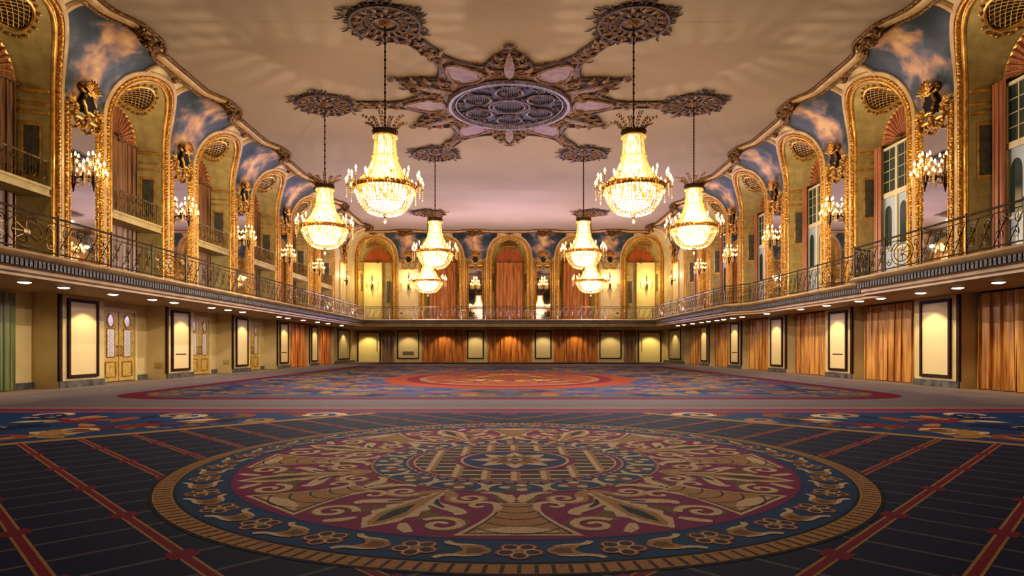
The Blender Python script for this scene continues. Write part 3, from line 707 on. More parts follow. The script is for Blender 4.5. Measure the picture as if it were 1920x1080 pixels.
def mural():
    t = empty('spandrel_mural'); oz = 9.3; A2, B2 = AA+.53, AB+.53
    def zb(u):
        x = HP-abs(u); return max(9.32, zv(ZS+B2*sqrt(1-(x/A2)**2))) if x < A2 else 9.32
    m = MB(); us = [-2.02+4.04*i/34 for i in range(35)]
    m.grid([[Pp(u, z, .03) for z in zrows(zb(u), 0, 8, ZT-.02)] for u in us]); m.build('canvas', M['mural'], t, oz)
    m = MB()
    for sg in (-1,1):
        m.grid([[Pp(sg*(2.0+du), z, nn) for z in zrows(zb(2.0)-.1, 0, 8, ZT-.01)] for du, nn in ((-.03,.02),(0,.09),(.12,.09),(.2,.02))])
    m.build('side_moulding', M['blush'], t, oz)
    m = MB(); rr = random.Random(8); c = (0, -pe(0)+.08, ZT-.1)
    for i in range(26):
        a = rr.uniform(0,2*pi); m.leaf((c[0]+rr.uniform(-.55,.55), c[1]-.06+rr.uniform(-.12,.1), c[2]-.06+rr.uniform(-.22,.04)), (cos(a),-.35,sin(a)*.6-.15), (-sin(a)*.7,0,cos(a)), rr.uniform(.28,.5), .1, (0,-.8,-.5), .08)
    for i in range(13): m.blob((c[0]+rr.uniform(-.5,.5), c[1]-.12+rr.uniform(-.12,.08), c[2]-.08+rr.uniform(-.2,.06)), .15,.13,.13, 6, 4)
    for sg in (-1,1): m.tube([(c[0]+sg*(.5+.17*(1-q)*cos(q*10)), c[1]-.05, c[2]-.02+.17*(1-q)*sin(q*10)) for q in (k/16 for k in range(17))], [.08-.04*k/16 for k in range(17)], 6)
    m.build('crest', M['gold_dark'], t, oz)
    return Proto(t)
mu = mural()
def pname(s, i): return f'{kth(i)} pier of the {SN[s]} wall'
for i, p in enumerate(PIERS):
    for s in 'LR':
        cp.place(wloc(s,p,9.27), ROT[s], f'gilded shell cartouche with dark medallion over the {kth(i)} mirror of the {SN[s]} wall', 'ornament', 'shell cartouches')
        mu.place(wloc(s,p,9.3), ROT[s], f'painted sky mural above the {kth(i)} mirror of the {SN[s]} wall', 'mural', 'spandrel murals')
for i, p in enumerate(BP):
    n = ['far left cream pier','pier left of the central arch','pier right of the central arch','far right cream pier'][i]
    cp.place(wloc('B',p,9.27), 0, f'gilded shell cartouche on the {n} of the back wall', 'ornament', 'shell cartouches')
    mu.place(wloc('B',p,9.3), 0, f'painted sky mural above the {n} of the back wall', 'mural', 'spandrel murals')
for s in 'LR':
    cp.place(wloc(s,52.9,9.27), ROT[s], f'gilded shell cartouche on the broad cream end pier of the {SN[s]} wall', 'ornament', 'shell cartouches')
    mu.place(wloc(s,52.6,9.3), ROT[s], f'painted mural above the broad cream end pier of the {SN[s]} wall', 'mural', 'spandrel murals')
# sconces
LIGHTS = []
def sconce(tiers, name):
    t = empty(name)
    m = MB(); m.tube([(0,0,-.1),(0,-.3,-.15)], .03, 6); m.lathe([(.0,-.62),(.02,-.6),(.03,-.5),(.07,-.36),(.10,-.2),(.12,-.12),(.06,-.06),(.04,.1),(.03,.5),(.045,.6),(0,.72)], 10, (0,-.34,0))
    m.blob((0,-.01,-.1), .1,.03,.16); m.build('stem', M['bronze'], t)
    for n, r, z, a0 in tiers:
        for i in range(n):
            a = a0+2*pi*i/n; ca, sa = cos(a), sin(a); rz_ = min(r, .31) if sa > .2 else r
            m = MB(); m.tube([(ca*rz_*q, -.34+sa*rz_*q*.85, z-.12*sin(pi*q)-.1+.1*q*q) for q in (0,.25,.5,.75,1)], .014, 4, caps=False)
            m.lathe([(0,-.02),(.05,0),(.02,.02),(.016,.09),(0,.09)], 7, (ca*rz_, -.34+sa*rz_*.85, z)); arm = m.build('candle_arm', M['brass'], t)
            m = MB(); m.lathe([(0,0),(.032,.02),(.036,.06),(.02,.11),(0,.15)], 7, (ca*rz_, -.34+sa*rz_*.85, z+.09)); m.build('bulb', M['bulb'], arm)
    m = MB(); rr = random.Random(4)
    for n, r, z, a0 in tiers:
        for i in range(n*3):
            a = 2*pi*i/(n*3); q = min(r, .31) if sin(a) > .2 else r
            for k in range(4): m.bead((ca_*q*.9 if False else cos(a)*q*.95, -.34+sin(a)*q*.8, z-.05-.07*k), .018, .032)
    m.build('crystal_drops', M['crystal'], t)
    return Proto(t)
sb = sconce([(7,.44,-.1,.3),(6,.32,.2,.0),(4,.17,.46,.5)], 'wall_sconce')
ss = sconce([(3,.3,0,pi+.5)], 'candle_sconce')
def lamp(loc, power, col=(1,.84,.52), r=.05, name='lamp'):
    l = bpy.data.lights.new(name, 'POINT'); l.energy = power; l.color = col; l.shadow_soft_size = r
    o = bpy.data.objects.new(name, l); C.objects.link(o); o.location = loc; return o
P_SC, P_SM = 66, 95
for i, p in enumerate(PIERS):
    for s in 'LR':
        sb.place(wloc(s,p,7.0,.03), ROT[s], f'crystal wall sconce with many candles on the {kth(i)} mirror of the {SN[s]} wall', 'sconce', 'mirror sconces')
        lamp(wloc(s,p,7.3,.75), P_SC)
for p, n in ((-HP,'left'),(HP,'right')):
    sb.place(wloc('B',p,7.0,.03), 0, f'crystal wall sconce on the mirror {n} of the central back alcove', 'sconce', 'mirror sconces'); lamp(wloc('B',p,7.3,.75), P_SC*1.3)
for s, p, n in (('B',-9.09,'far left cream pier of the back wall'),('B',9.09,'far right cream pier of the back wall'),('L',52.9,'cream end pier of the left wall'),('R',52.9,'cream end pier of the right wall')):
    ss.place(wloc(s,p,7.1), ROT[s], f'small three-candle sconce on the {n}', 'sconce', 'small candle sconces'); lamp(wloc(s,p,7.4,.7), P_SM)
for p, n in ((BB[0]-.5,'left'),(BB[4]+.5,'right')):
    ss.place(wloc('B',p,7.1,-.7), 0, f'small candle sconce on the bright door of the far {n} corner alcove', 'sconce', 'small candle sconces'); lamp(wloc('B',p,7.3,.2), P_SM*1.2, (1,.84,.45))
# painted panels on the cream piers of the back and end walls
t = empty('cream_wall_panel'); m = MB(); m.box(-1.0,1.0,-.025,0,.15,4.9); m.build('panel_field', M['panel'], t, smooth=False)
m = MB()
for u in (-1.04,1.04): m.box(u-.05,u+.05,-.06,0,.1,5.0)
m.box(-1.0,1.0,-.06,0,4.9,5.0); m.box(-1.0,1.0,-.06,0,.1,.2); m.build('panel_moulding', M['gold_smooth'], t, smooth=False)
pp = Proto(t)
for s, p, n in (('B',-9.09,'far left pier of the back wall'),('B',9.09,'far right pier of the back wall'),('L',52.9,'end pier of the left gallery wall'),('R',52.9,'end pier of the right gallery wall')):
    pp.place(wloc(s,p,BAL), ROT[s], f'tall cream panel in gilt moulding on the {n}', 'wall panel', 'cream gallery panels', scale=(.94,1,1))
# gallery railings
def railing():
    t = empty('balcony_railing'); h = .95; L = PIT/2
    m = MB(); m.tube([(-L,0,h),(L,0,h)], .028, 6); m.build('handrail', M['iron'], t)
    m = MB(); m.tube([(-L,0,.08),(L,0,.08)], .018, 4); m.tube([(-L,0,.82),(L,0,.82)], .012, 4); m.build('bottom_rail', M['iron'], t)
    for u in (-L+.03,-L/3,L/3):
        m = MB(); m.tube([(u,0,0),(u,0,h)], .024, 5); m.blob((u,0,h+.03), .035,.035,.04, 6, 4); m.build('post', M['iron'], t)
    m = MB()
    for k in range(-1, 2, 2):
        for i in range(4):
            c = k*(1.25+.52*i)
            for sg in (1,-1):
                m.tube([(c+sg*(.05+.15*(1-.8*q)*cos(q*9+.5)), 0, .45+sg*(.16)+.15*(1-.8*q)*sin(q*9+.5)) for q in (j/16 for j in range(17))], .011, 3, caps=False)
            m.tube([(c-.25,0,.1),(c-.1,0,.3),(c,0,.45),(c+.1,0,.6),(c+.25,0,.8)], .011, 3, caps=False)
    for i in range(22):
        u = -L+.14+i*.285
        if abs(u) > .95: m.tube([(u,0,.08),(u,0,.82)], .008, 3, caps=False)
    m.build('scrollwork', M['iron'], t)
    m = MB()
    for r in (1,.72): m.tube([(.62*r*cos(2*pi*j/22), -.01, .46+.35*r*sin(2*pi*j/22)) for j in range(22)], .014, 4, True)
    for sg in (1,-1):
        for z in (1,-1):
            m.tube([(sg*(.75+.16*(1-.8*q)*cos(q*9)), 0, .46+z*(.18+.14*(1-.8*q)*sin(q*9))) for q in (j/14 for j in range(15))], .013, 3, caps=False)
    for k in range(8): a = k*pi/4; m.tube([(.1*cos(a),0,.46+.08*sin(a)),(.43*cos(a),0,.46+.24*sin(a))], .012, 3, caps=False)
    m.blob((0,-.01,.46), .12,.03,.1); m.build('medallion', M['iron_gold'], t)
    return Proto(t)
rl = railing()
for i, p in enumerate(PIERS):
    rl.place((-LF-.14,p,BAL-.01), ROT['L'], f'wrought iron railing section facing the {kth(i)} mirror on the left gallery', 'railing', 'wrought iron railings')
def seg(a, b, label):
    mx, my = (a[0]+b[0])/2, (a[1]+b[1])/2; L = sqrt((b[0]-a[0])**2+(b[1]-a[1])**2)
    rl.place((mx,my,BAL-.01), atan2(b[1]-a[1], b[0]-a[0]), label, 'railing', 'wrought iron railings', scale=(L/PIT,1,1))
X = 11.02
for i, (a, b) in enumerate((((X,s1-.2),(X,15.2)),((X,15.2),(X,10.0)))):
    seg(a, b, f"wrought iron railing on the right gallery's jutting near end, {'beside the step' if i == 0 else 'nearest the viewer'}")
seg((rin+.12,s1+.45), (X,s1-.2), 'short iron railing return at the near step of the right gallery')
for i in range(2): seg((rin+.12,s1+.45+5.2*(i+1)), (rin+.12,s1+.45+5.2*i), f"iron railing on the recessed middle of the right gallery, {['nearer','farther'][i]} half")
seg((11.1,s2+.9),(rin+.12,s1+10.85), 'short iron railing return at the far step of the right gallery')
for i in range(3): seg((11.1,s2+.9+5.5*(i+1)),(11.1,s2+.9+5.5*i), f"iron railing on the far end of the right gallery, {['nearest','middle','last'][i]} section")
for i in range(4):
    u = -11.1+5.55*i; seg((u,YG+.14),(u+5.55,YG+.14), f"iron railing along the back gallery, {['far left','left of centre','right of centre','far right'][i]} section")
# ================================================================== LOWER STOREY
def panel(hw, slot, name='framed_panel'):
    t = empty(name); z0, z1 = .30, 2.84
    m = MB(); m.box(-hw+.1,hw-.1,-.03,0,z0+.1,z1-.1); f = m.build('panel_field', M['panel'], t, smooth=False)
    m = MB()
    for a, b, c, d in ((-hw,-hw+.1,z0,z1),(hw-.1,hw,z0,z1),(-hw+.1,hw-.1,z0,z0+.1),(-hw+.1,hw-.1,z1-.1,z1)): m.box(a,b,-.07,0,c,d)
    m.build('panel_frame', M['brown'], t, smooth=False)
    if slot == 1:
        m = MB(); m.box(-.42,.42,-.04,-.02,.98,1.02); m.build('vent_slot', M['brown'], t, smooth=False)
    if slot == 2:
        m = MB()
        for k in range(6): m.box(-.5,.5,-.05,-.02,.62+.06*k,.65+.06*k)
        m.build('air_grille', M['reveal'], t, smooth=False)
    return t
pa0 = Proto(panel(.74,0)); pa1 = Proto(panel(.74,1)); pa3 = Proto(panel(1.9,0)); pa2 = Proto(panel(1.0,2)); pa4 = Proto(panel(1.0,0))
for i, p in enumerate(PIERS):
    for s in 'LR':
        (pa1 if i in (2,4) else pa0).place(wloc(s,p,0), ROT[s], f'dark-framed cream panel{" with a thin slot" if i in (2,4) else ""} on the {kth(i)} lower pier of the {SN[s]} wall', 'wall panel', 'dark-framed panels')
for s in 'LR': pa3.place(wloc(s,53.2,0), ROT[s], f'broad dark-framed cream panel at the far end of the {SN[s]} wall', 'wall panel', 'dark-framed panels')
for p, n in ((-HP,'left'),(HP,'right')): pa0.place(wloc('B',p,0), 0, f'dark-framed cream panel {n} of the central lower curtain', 'wall panel', 'dark-framed panels')
pa2.place(wloc('B',-9.15,0), 0, 'cream panel with an air grille left of the back curtains', 'wall panel')
pa4.place(wloc('B',9.15,0), 0, 'plain dark-framed cream panel right of the back curtains', 'wall panel')
# curtains
def curt(w, h, folds, amp, seed, mt, name='curtain'):
    m = MB(); wavy(m, -w, w, 0, h, 0, amp, folds, seed, 6); return Proto(m.build(name, mt))
c1 = curt(1.9, SOF-.04, 8, .13, 3, M['satin']); c2 = curt(1.7, SOF-.04, 7, .13, 12, M['satin'])
for i, b in enumerate(BAYS):
    (c1 if i % 2 == 0 else c2).place(wloc('R',b-(0 if i % 2 == 0 else -.1),.02,-.42), ROT['R'], f'gold satin curtain filling the {kth(i)} lower opening of the right wall', 'curtain', 'gold curtains on the right')
c3 = curt(1.9, SOF-.04, 7, .12, 21, M['drape_or'])
for i in (4,5): c3.place(wloc('L',BAYS[i],.02,-.25), ROT['L'], f'amber curtain filling the {["","","","","second last","last"][i]} lower opening of the left wall', 'curtain', 'amber curtains on the left')
c4 = curt(2.0, SOF-.06, 9, .11, 31, M['drape_or'])
for u, n in ((0,'central'),(-5.95,'left'),(5.95,'right')): c4.place((u,YB-.2,.02), 0, f'{n} orange curtain under the back gallery', 'curtain', 'orange back curtains')
m = MB(); wavy(m, .15, .95, .02, SOF-.06, .6, .04, 4, 5); o = m.build('curtain', M['drape_gr']); o.location = wloc('L',BAYS[0],0); o.rotation_euler = (0,0,ROT['L'])
tag(o, 'sage green curtain in the nearest lower recess of the left wall', 'curtain')
# doors with gilt tracery in the lower left recesses
t = empty('door_1'); m = MB()
for a, b, c, d in ((-1.12,-1.0,0,2.75),(1.0,1.12,0,2.75),(-1.0,1.0,2.62,2.75)): m.box(a,b,.68,.8,c,d)
m.build('door_frame', M['cream_low'], t, smooth=False)
for sg in (-1,1):
    m = MB(); x0, x1 = sorted((sg*.02, sg*.99)); m.box(x0,x1,.72,.78,.03,2.62); lf = m.build('door_leaf', M['door_gold'], t, smooth=False)
    c = sg*.5
    m = MB(); m.box(c-.2,c+.2,.70,.725,.95,1.95); m.build('door_glass', M['glass_pale'], lf, smooth=False)
    m = MB(); m.poly([(c+.17*cos(a),.705,2.28+.22*sin(a)) for a in (2*pi*k/20 for k in range(20))]); m.build('oval_glass', M['glass_pale'], lf, smooth=False)
    m = MB(); m.tube([(c+.19*cos(a),.7,2.28+.24*sin(a)) for a in (2*pi*k/20 for k in range(20))], .025, 5, True)
    for a, b in (((c-.22,.93),(c-.22,1.97)),((c+.22,.93),(c+.22,1.97)),((c-.22,.93),(c+.22,.93)),((c-.22,1.97),(c+.22,1.97)),((c-.3,.2),(c+.3,.2)),((c-.3,.75),(c+.3,.75)),((c-.3,.2),(c-.3,.75)),((c+.3,.2),(c+.3,.75))): m.tube([(a[0],.7,a[1]),(b[0],.7,b[1])], .02, 5)
    for q in range(6): m.tube([(c+sg*0+.1*cos(k),.7,1.05+.16*q+.06*sin(k)) for k in (j*.8 for j in range(8))], .01, 3, caps=False)
    m.build('gilt_tracery', M['gold_smooth'], lf)
    m = MB(); m.tube([(sg*.12,.66,1.0),(sg*.12,.66,1.3)], .018, 6); m.blob((sg*.12,.69,.98), .025,.04,.03); m.blob((sg*.12,.69,1.32), .025,.04,.03); m.build('door_handle', M['brass'], lf)
for i in (1,2,3):
    o = t if i == 1 else copy_tree(t)
    if i > 1: o.name = f'door_{i}'
    o.location = wloc('L',BAYS[i],0); o.rotation_euler = (0,0,ROT['L'])
    tag(o, f'gilded cream double door with pale glass in the {kth(i)} lower left recess', 'door', None, 'structure')
for i in (1,2):
    m = MB(); m.box(-.16,.16,-.012,.0,-.12,.12); o = m.build('outlet_plate', M['olive'], smooth=False); o.location = (-W-.3,BAYS[i]+1.962,.55)
    tag(o, f'small cream access plate low on the reveal beside the {["","nearer","farther"][i]} gilded door', 'plate')
# bright service doors in the back corners
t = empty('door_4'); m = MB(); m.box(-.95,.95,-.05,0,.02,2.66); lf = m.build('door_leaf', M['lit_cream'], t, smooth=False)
m = MB(); m.tube([(.72,-.12,1.0),(.72,-.12,2.3)], .02, 6); m.blob((.72,-.08,1.0), .03,.05,.03); m.blob((.72,-.08,2.3), .03,.05,.03); m.build('door_handle', M['brass'], lf)
m = MB(); m.box(-1.05,-.95,-.09,0,0,2.76); m.box(.95,1.05,-.09,0,0,2.76); m.box(-1.05,1.05,-.09,0,2.66,2.76); m.build('door_frame', M['brown'], t, smooth=False)
t.location = wloc('B',-12.7,0); tag(t, 'bright cream service door in the far left corner of the hall', 'door', None, 'structure')
o = copy_tree(t); o.name = 'door_5'; o.location = wloc('B',12.7,0); o.scale = (-1,1,1); tag(o, 'bright cream service door in the far right corner of the hall', 'door', None, 'structure')
m = MB(); wavy(m, -.55, .55, .02, SOF-.05, 0, .03, 3, 8); o = m.build('curtain', M['drape_br']); o.location = (-10.95,YB-.1,0); tag(o, 'narrow brown curtain beside the far left service door', 'curtain')
o = copy_tree(o); o.location = (10.95,YB-.1,0); tag(o, 'narrow brown curtain beside the far right service door', 'curtain')
# pale pilasters between the back curtains
tr = MB()
for u in (-8.05,-4.0,-2.1,2.1,4.0,8.05): tr.box(u-.12,u+.12,YB-.06,YB,0,SOF-.002)
struct(tr.build('trim_back', M['cream_low'], smooth=False))
# recessed downlights
t = empty('downlight'); m = MB(); m.lathe([(.20,-.002),(.2,-.018),(.15,-.022),(.14,-.004)], 20); m.build('trim_ring', M['soffit'], t)
m = MB(); m.lathe([(.001,-.05),(.09,-.046),(.15,-.02)], 20); m.build('lens', M['lens'], t)
dl = Proto(t)
def spot(loc, power, ang=105, blend=.35, rot=(0,0,0), col=(1,.84,.50), r=.06, name='spot'):
    l = bpy.data.lights.new(name, 'SPOT'); l.energy = power; l.color = col; l.spot_size = R(ang); l.spot_blend = blend; l.shadow_soft_size = r
    o = bpy.data.objects.new(name, l); C.objects.link(o); o.location = loc; o.rotation_euler = rot; return o
DL = [15.9,17.3,19.45,21.6,23.0,25.9,27.4,28.9,33.5,34.8,37.4,40.2,42.5,46.0]
DR = [15.96,17.4,18.97,21.0,22.3,24.6,26.8,30.3,33.5,34.9,36.4,37.6,39.2,40.6,42.6,44.7,46.3]
P_DL = 80
for s, ys, x in (('L',DL,-12.25),('R',DR,12.4)):
    for i, y in enumerate(ys):
        dl.place((x,y,SOF), 0, f'lit round recessed downlight under the {SN[s]} gallery, {["first","second","third","fourth","fifth","sixth","seventh","eighth","ninth","tenth","eleventh","twelfth","thirteenth","fourteenth","fifteenth","sixteenth","seventeenth"][i]} from the near end', 'downlight', 'gallery downlights')
# wall-washing spots: one per lower pier and per opening, shining from the row of downlights
for p in PIERS+[53.0]:
    for s, sg in (('L',-1),('R',1)):
        spot((sg*13.1,p,SOF-.06), P_DL*1.3, 100, .25, (0, sg*-R(12), 0))
for b in BAYS:
    spot((12.3,b,SOF-.06), P_DL*1.6, 88, .5, (0, -R(24), 0)); spot((-12.6,b-.5,SOF-.06), P_DL*1.5, 125, .7, (R(14), R(20), 0))
for u in (-12.7,-9.1,-5.9,-HP,0,HP,5.9,9.1,12.7): spot((u,YB-1.3,SOF-.06), P_DL*(2.6 if abs(u) in (0,12.7) else 1.7), 92, .5, (R(20),0,0))
# ================================================================== CEILING ORNAMENT
def rosette():
    t = empty('ceiling_rosette'); rr = random.Random(11)
    m = MB(); n = 48
    m.lathe([(.0,-.03),(1.02,-.05),(1.1,-.03),(1.12,0)], n, scal=lambda j: 1+.06*cos(12*2*pi*j/n)); m.build('disc', M['plaster_br'], t)
    m = MB()
    for r, w in ((1.08,.07),(.72,.05),(.4,.05)): m.tube([(r*cos(2*pi*j/40), r*sin(2*pi*j/40), -.06) for j in range(40)], w, 6, True)
    m.build('ring_moulding', M['plaster_dk'], t)
    m = MB()
    for k in range(16):
        a = 2*pi*k/16; d = (cos(a),sin(a),0); w = (-sin(a),cos(a),0)
        m.leaf((.45*cos(a),.45*sin(a),-.07), d, w, .3, .06, (0,0,-1), .05)
        m.leaf((.75*cos(a+.2),.75*sin(a+.2),-.07), (cos(a+.2),sin(a+.2),0), w, .34, .09, (0,0,-1), .06)
    for k in range(8):
        a = 2*pi*k/8+.2
        m.tube([(.9*cos(a)+.17*(1-.8*q)*cos(q*9), .9*sin(a)+.17*(1-.8*q)*sin(q*9), -.07) for q in (j/14 for j in range(15))], .035, 4)
    m.build('leaf_relief', M['plaster_hi'], t)
    m = MB()
    for k in range(6):
        a0 = pi/6+k*pi/3
        for j in range(9):
            a = a0+rr.uniform(-.28,.28); r = rr.uniform(1.02,1.32); b = a+rr.uniform(-.9,.9)
            m.leaf((r*cos(a),r*sin(a),-.03), (cos(b),sin(b),0), (-sin(b),cos(b),0), rr.uniform(.14,.34), .05, (0,0,-1), .04)
    for k in range(30):
        a = 2*pi*k/30+rr.uniform(-.05,.05); b = a+rr.uniform(-.7,.7)
        m.leaf((1.08*cos(a),1.08*sin(a),-.03), (cos(b),sin(b),0), (-sin(b),cos(b),0), rr.uniform(.14,.24), .06, (0,0,-1), .04)
    m.build('leaf_sprays', M['plaster_dk'], t)
    m = MB(); m.lathe([(0,-.16),(.09,-.15),(.16,-.07),(.2,-.03)], 16); m.build('boss', M['gold_dark'], t)
    return Proto(t)
ro = rosette(); ZC = CEIL-.001
CY0 = 26.6
HEX = [(-3.94,19.95,'nearest left','near pair'),(3.94,19.95,'nearest right','near pair'),(-7.8,CY0,'outer left',''),(7.8,CY0,'outer right',''),(-3.94,33.4,'far left',''),(3.94,33.4,'far right',''),(-6.2,47.9,'rearmost left',''),(6.2,47.9,'rearmost right','')]
for x, y, n, _ in HEX:
    ro.place((x,y,ZC), 0, f'bronzed plaster ceiling rosette above the {n} chandelier', 'ceiling rosette', 'ceiling rosettes', scale=(1.02,1.02,1))
t = empty('ceiling_medallion', (0,CY0,ZC)); tag(t, 'large star-shaped bronzed plaster medallion around the oval lattice at the centre of the ceiling', 'ceiling medallion')
star = []
# twelve-fold outline: points at 30+60k, arms towards the chandeliers at 60k
for k in range(6):
    a = k*pi/3
    for da, r in ((-.22,4.0),(-.10,4.5),(-.05,5.1),(-.045,6.45),(.045,6.45),(.05,5.1),(.10,4.5),(.22,4.0),(.29,3.9),(.36,4.3),(.46,4.75),(pi/6,5.15),(pi/3-.46,4.75),(pi/3-.36,4.3),(pi/3-.29,3.9)):
        star.append((r*cos(a+da), r*sin(a+da)))
rr = random.Random(2)
m = MB(); top = [(x,y,0) for x, y in star]; bot = [(x*.99,y*.99,-.05) for x, y in star]; inner = [(2.3*x/sqrt(x*x+y*y), 2.3*y/sqrt(x*x+y*y), -.07) for x, y in star]
m.grid([top,bot,inner], close_c=True); m.build('star_plate', M['plaster_br'], t, smooth=False)
m = MB(); m.tube([(x*.975,y*.975,-.06) for x, y in star], .055, 5, True); m.tube([(x*.88+0,y*.88,-.07) for x, y in star if sqrt(x*x+y*y) < 6], .035, 4, True); m.build('star_outline', M['plaster_dk'], t)
for k in range(6):
    m = MB(); a = k*pi/3+pi/6; ca, sa = cos(a), sin(a)
    T = lambda r, s: (r*ca-s*sa, r*sa+s*ca)
    for sg in (1,-1):
        for r0, s0, q0 in ((3.2,.45,.36),(3.95,.3,.26),(4.45,.16,.18),(2.9,.9,.3)):
            c = T(r0, sg*s0); m.tube([(c[0]+q0*(1-.8*q)*cos(a+sg*(q*9+.5)), c[1]+q0*(1-.8*q)*sin(a+sg*(q*9+.5)), -.09) for q in (j/16 for j in range(17))], .05, 4)
        for j in range(4):
            c = T(2.8+.5*j, sg*(.75-.17*j)); b = a+sg*.7; m.leaf((c[0],c[1],-.08), (cos(b),sin(b),0), (-sin(b),cos(b),0), .5, .13, (0,0,-1), .09)
    m.leaf((2.6*ca,2.6*sa,-.08), (ca,sa,0), (-sa,ca,0), 2.3, .22, (0,0,-1), .1)
    c = (5.15*ca, 5.15*sa)
    for j in range(7): b = a+rr.uniform(-1.3,1.3); m.leaf((c[0]-.1*ca,c[1]-.1*sa,-.06), (cos(b),sin(b),0), (-sin(b),cos(b),0), .3, .08, (0,0,-1), .06)
    a = k*pi/3; ca, sa = cos(a), sin(a)
    for j in range(26):
        r = 4.5+2.0*rr.random(); s = rr.uniform(-.26,.26); c = T2 = (r*ca-s*sa, r*sa+s*ca); b = a+rr.uniform(-1,1)
        m.leaf((c[0],c[1],-.06), (cos(b),sin(b),0), (-sin(b),cos(b),0), rr.uniform(.22,.4), .09, (0,0,-1), .07)
    m.build('scroll_relief', M['plaster_hi'], t)
for k in range(6):
    a = k*pi/3; ca, sa = cos(a), sin(a)
    pts = [(3.35+.85*cos(q)*(1+.25*cos(q)), .62*sin(q)*(1-.25*cos(q))) for q in (2*pi*j/24 for j in range(24))]
    E = [(r*ca-s*sa, r*sa+s*ca, -.11) for r, s in pts]
    m = MB(); m.poly(E); p = m.build('lilac_inset', M['lilac_in'], t, smooth=False)
    m = MB(); m.tube(E, .06, 5, True); m.build('inset_border', M['plaster_hi'], p)
m = MB(); m.lathe([(.001,-.10),(2.42,-.10),(2.45,-.05)], 56); m.build('lattice_ground', M['lattice_dk'], t, smooth=False)
m = MB()
for r, w in ((2.5,.13),(2.25,.05),(.86,.06)): m.tube([(r*cos(2*pi*j/56), r*sin(2*pi*j/56)*(1 if r > 1 else .8), -.13) for j in range(56)], w, 6, True)
for cx, cy, ax, ay in [(0,0,.62,.5)]+[(1.5*cos(pi/6+k*pi/3),1.5*sin(pi/6+k*pi/3),.5,.42) for k in range(6)]:
    m.tube([(cx+(ax+.06)*cos(2*pi*j/24), cy+(ay+.06)*sin(2*pi*j/24), -.14) for j in range(24)], .06, 5, True)
    for i in range(-5, 6):
        u = i*ax/5.5; h = ay*sqrt(1-(u/ax)**2); m.tube([(cx+u,cy-h,-.13),(cx+u,cy+h,-.13)], .02, 4, caps=False)
for k in range(12):
    a = 2*pi*k/12
    for r0, q0, sg in ((2.0,.2,1),(1.35,.17,-1),(1.0,.14,1)):
        b = a+sg*.13; m.tube([(r0*cos(b)+q0*(1-.8*q)*cos(sg*q*9+a), r0*sin(b)+q0*(1-.8*q)*sin(sg*q*9+a), -.14) for q in (j/14 for j in range(15))], .035, 4)
for k in range(36):
    a = 2*pi*k/36; q = .62+.06*(k % 2)
    m.tube([(2.25*cos(a),2.25*sin(a),-.12),((2.25-q*.3)*cos(a+.06),(2.25-q*.3)*sin(a+.06),-.15),((2.25-q*.5)*cos(a),(2.25-q*.5)*sin(a),-.12)], .03, 4)
m.build('lattice_grille', M['lattice'], t)
m = MB()
for k in range(30): a = 2*pi*k/30; m.bead((2.38*cos(a),2.38*sin(a),-.16), .05, .05)
m.build('bead_ring', M['plaster_hi'], t)
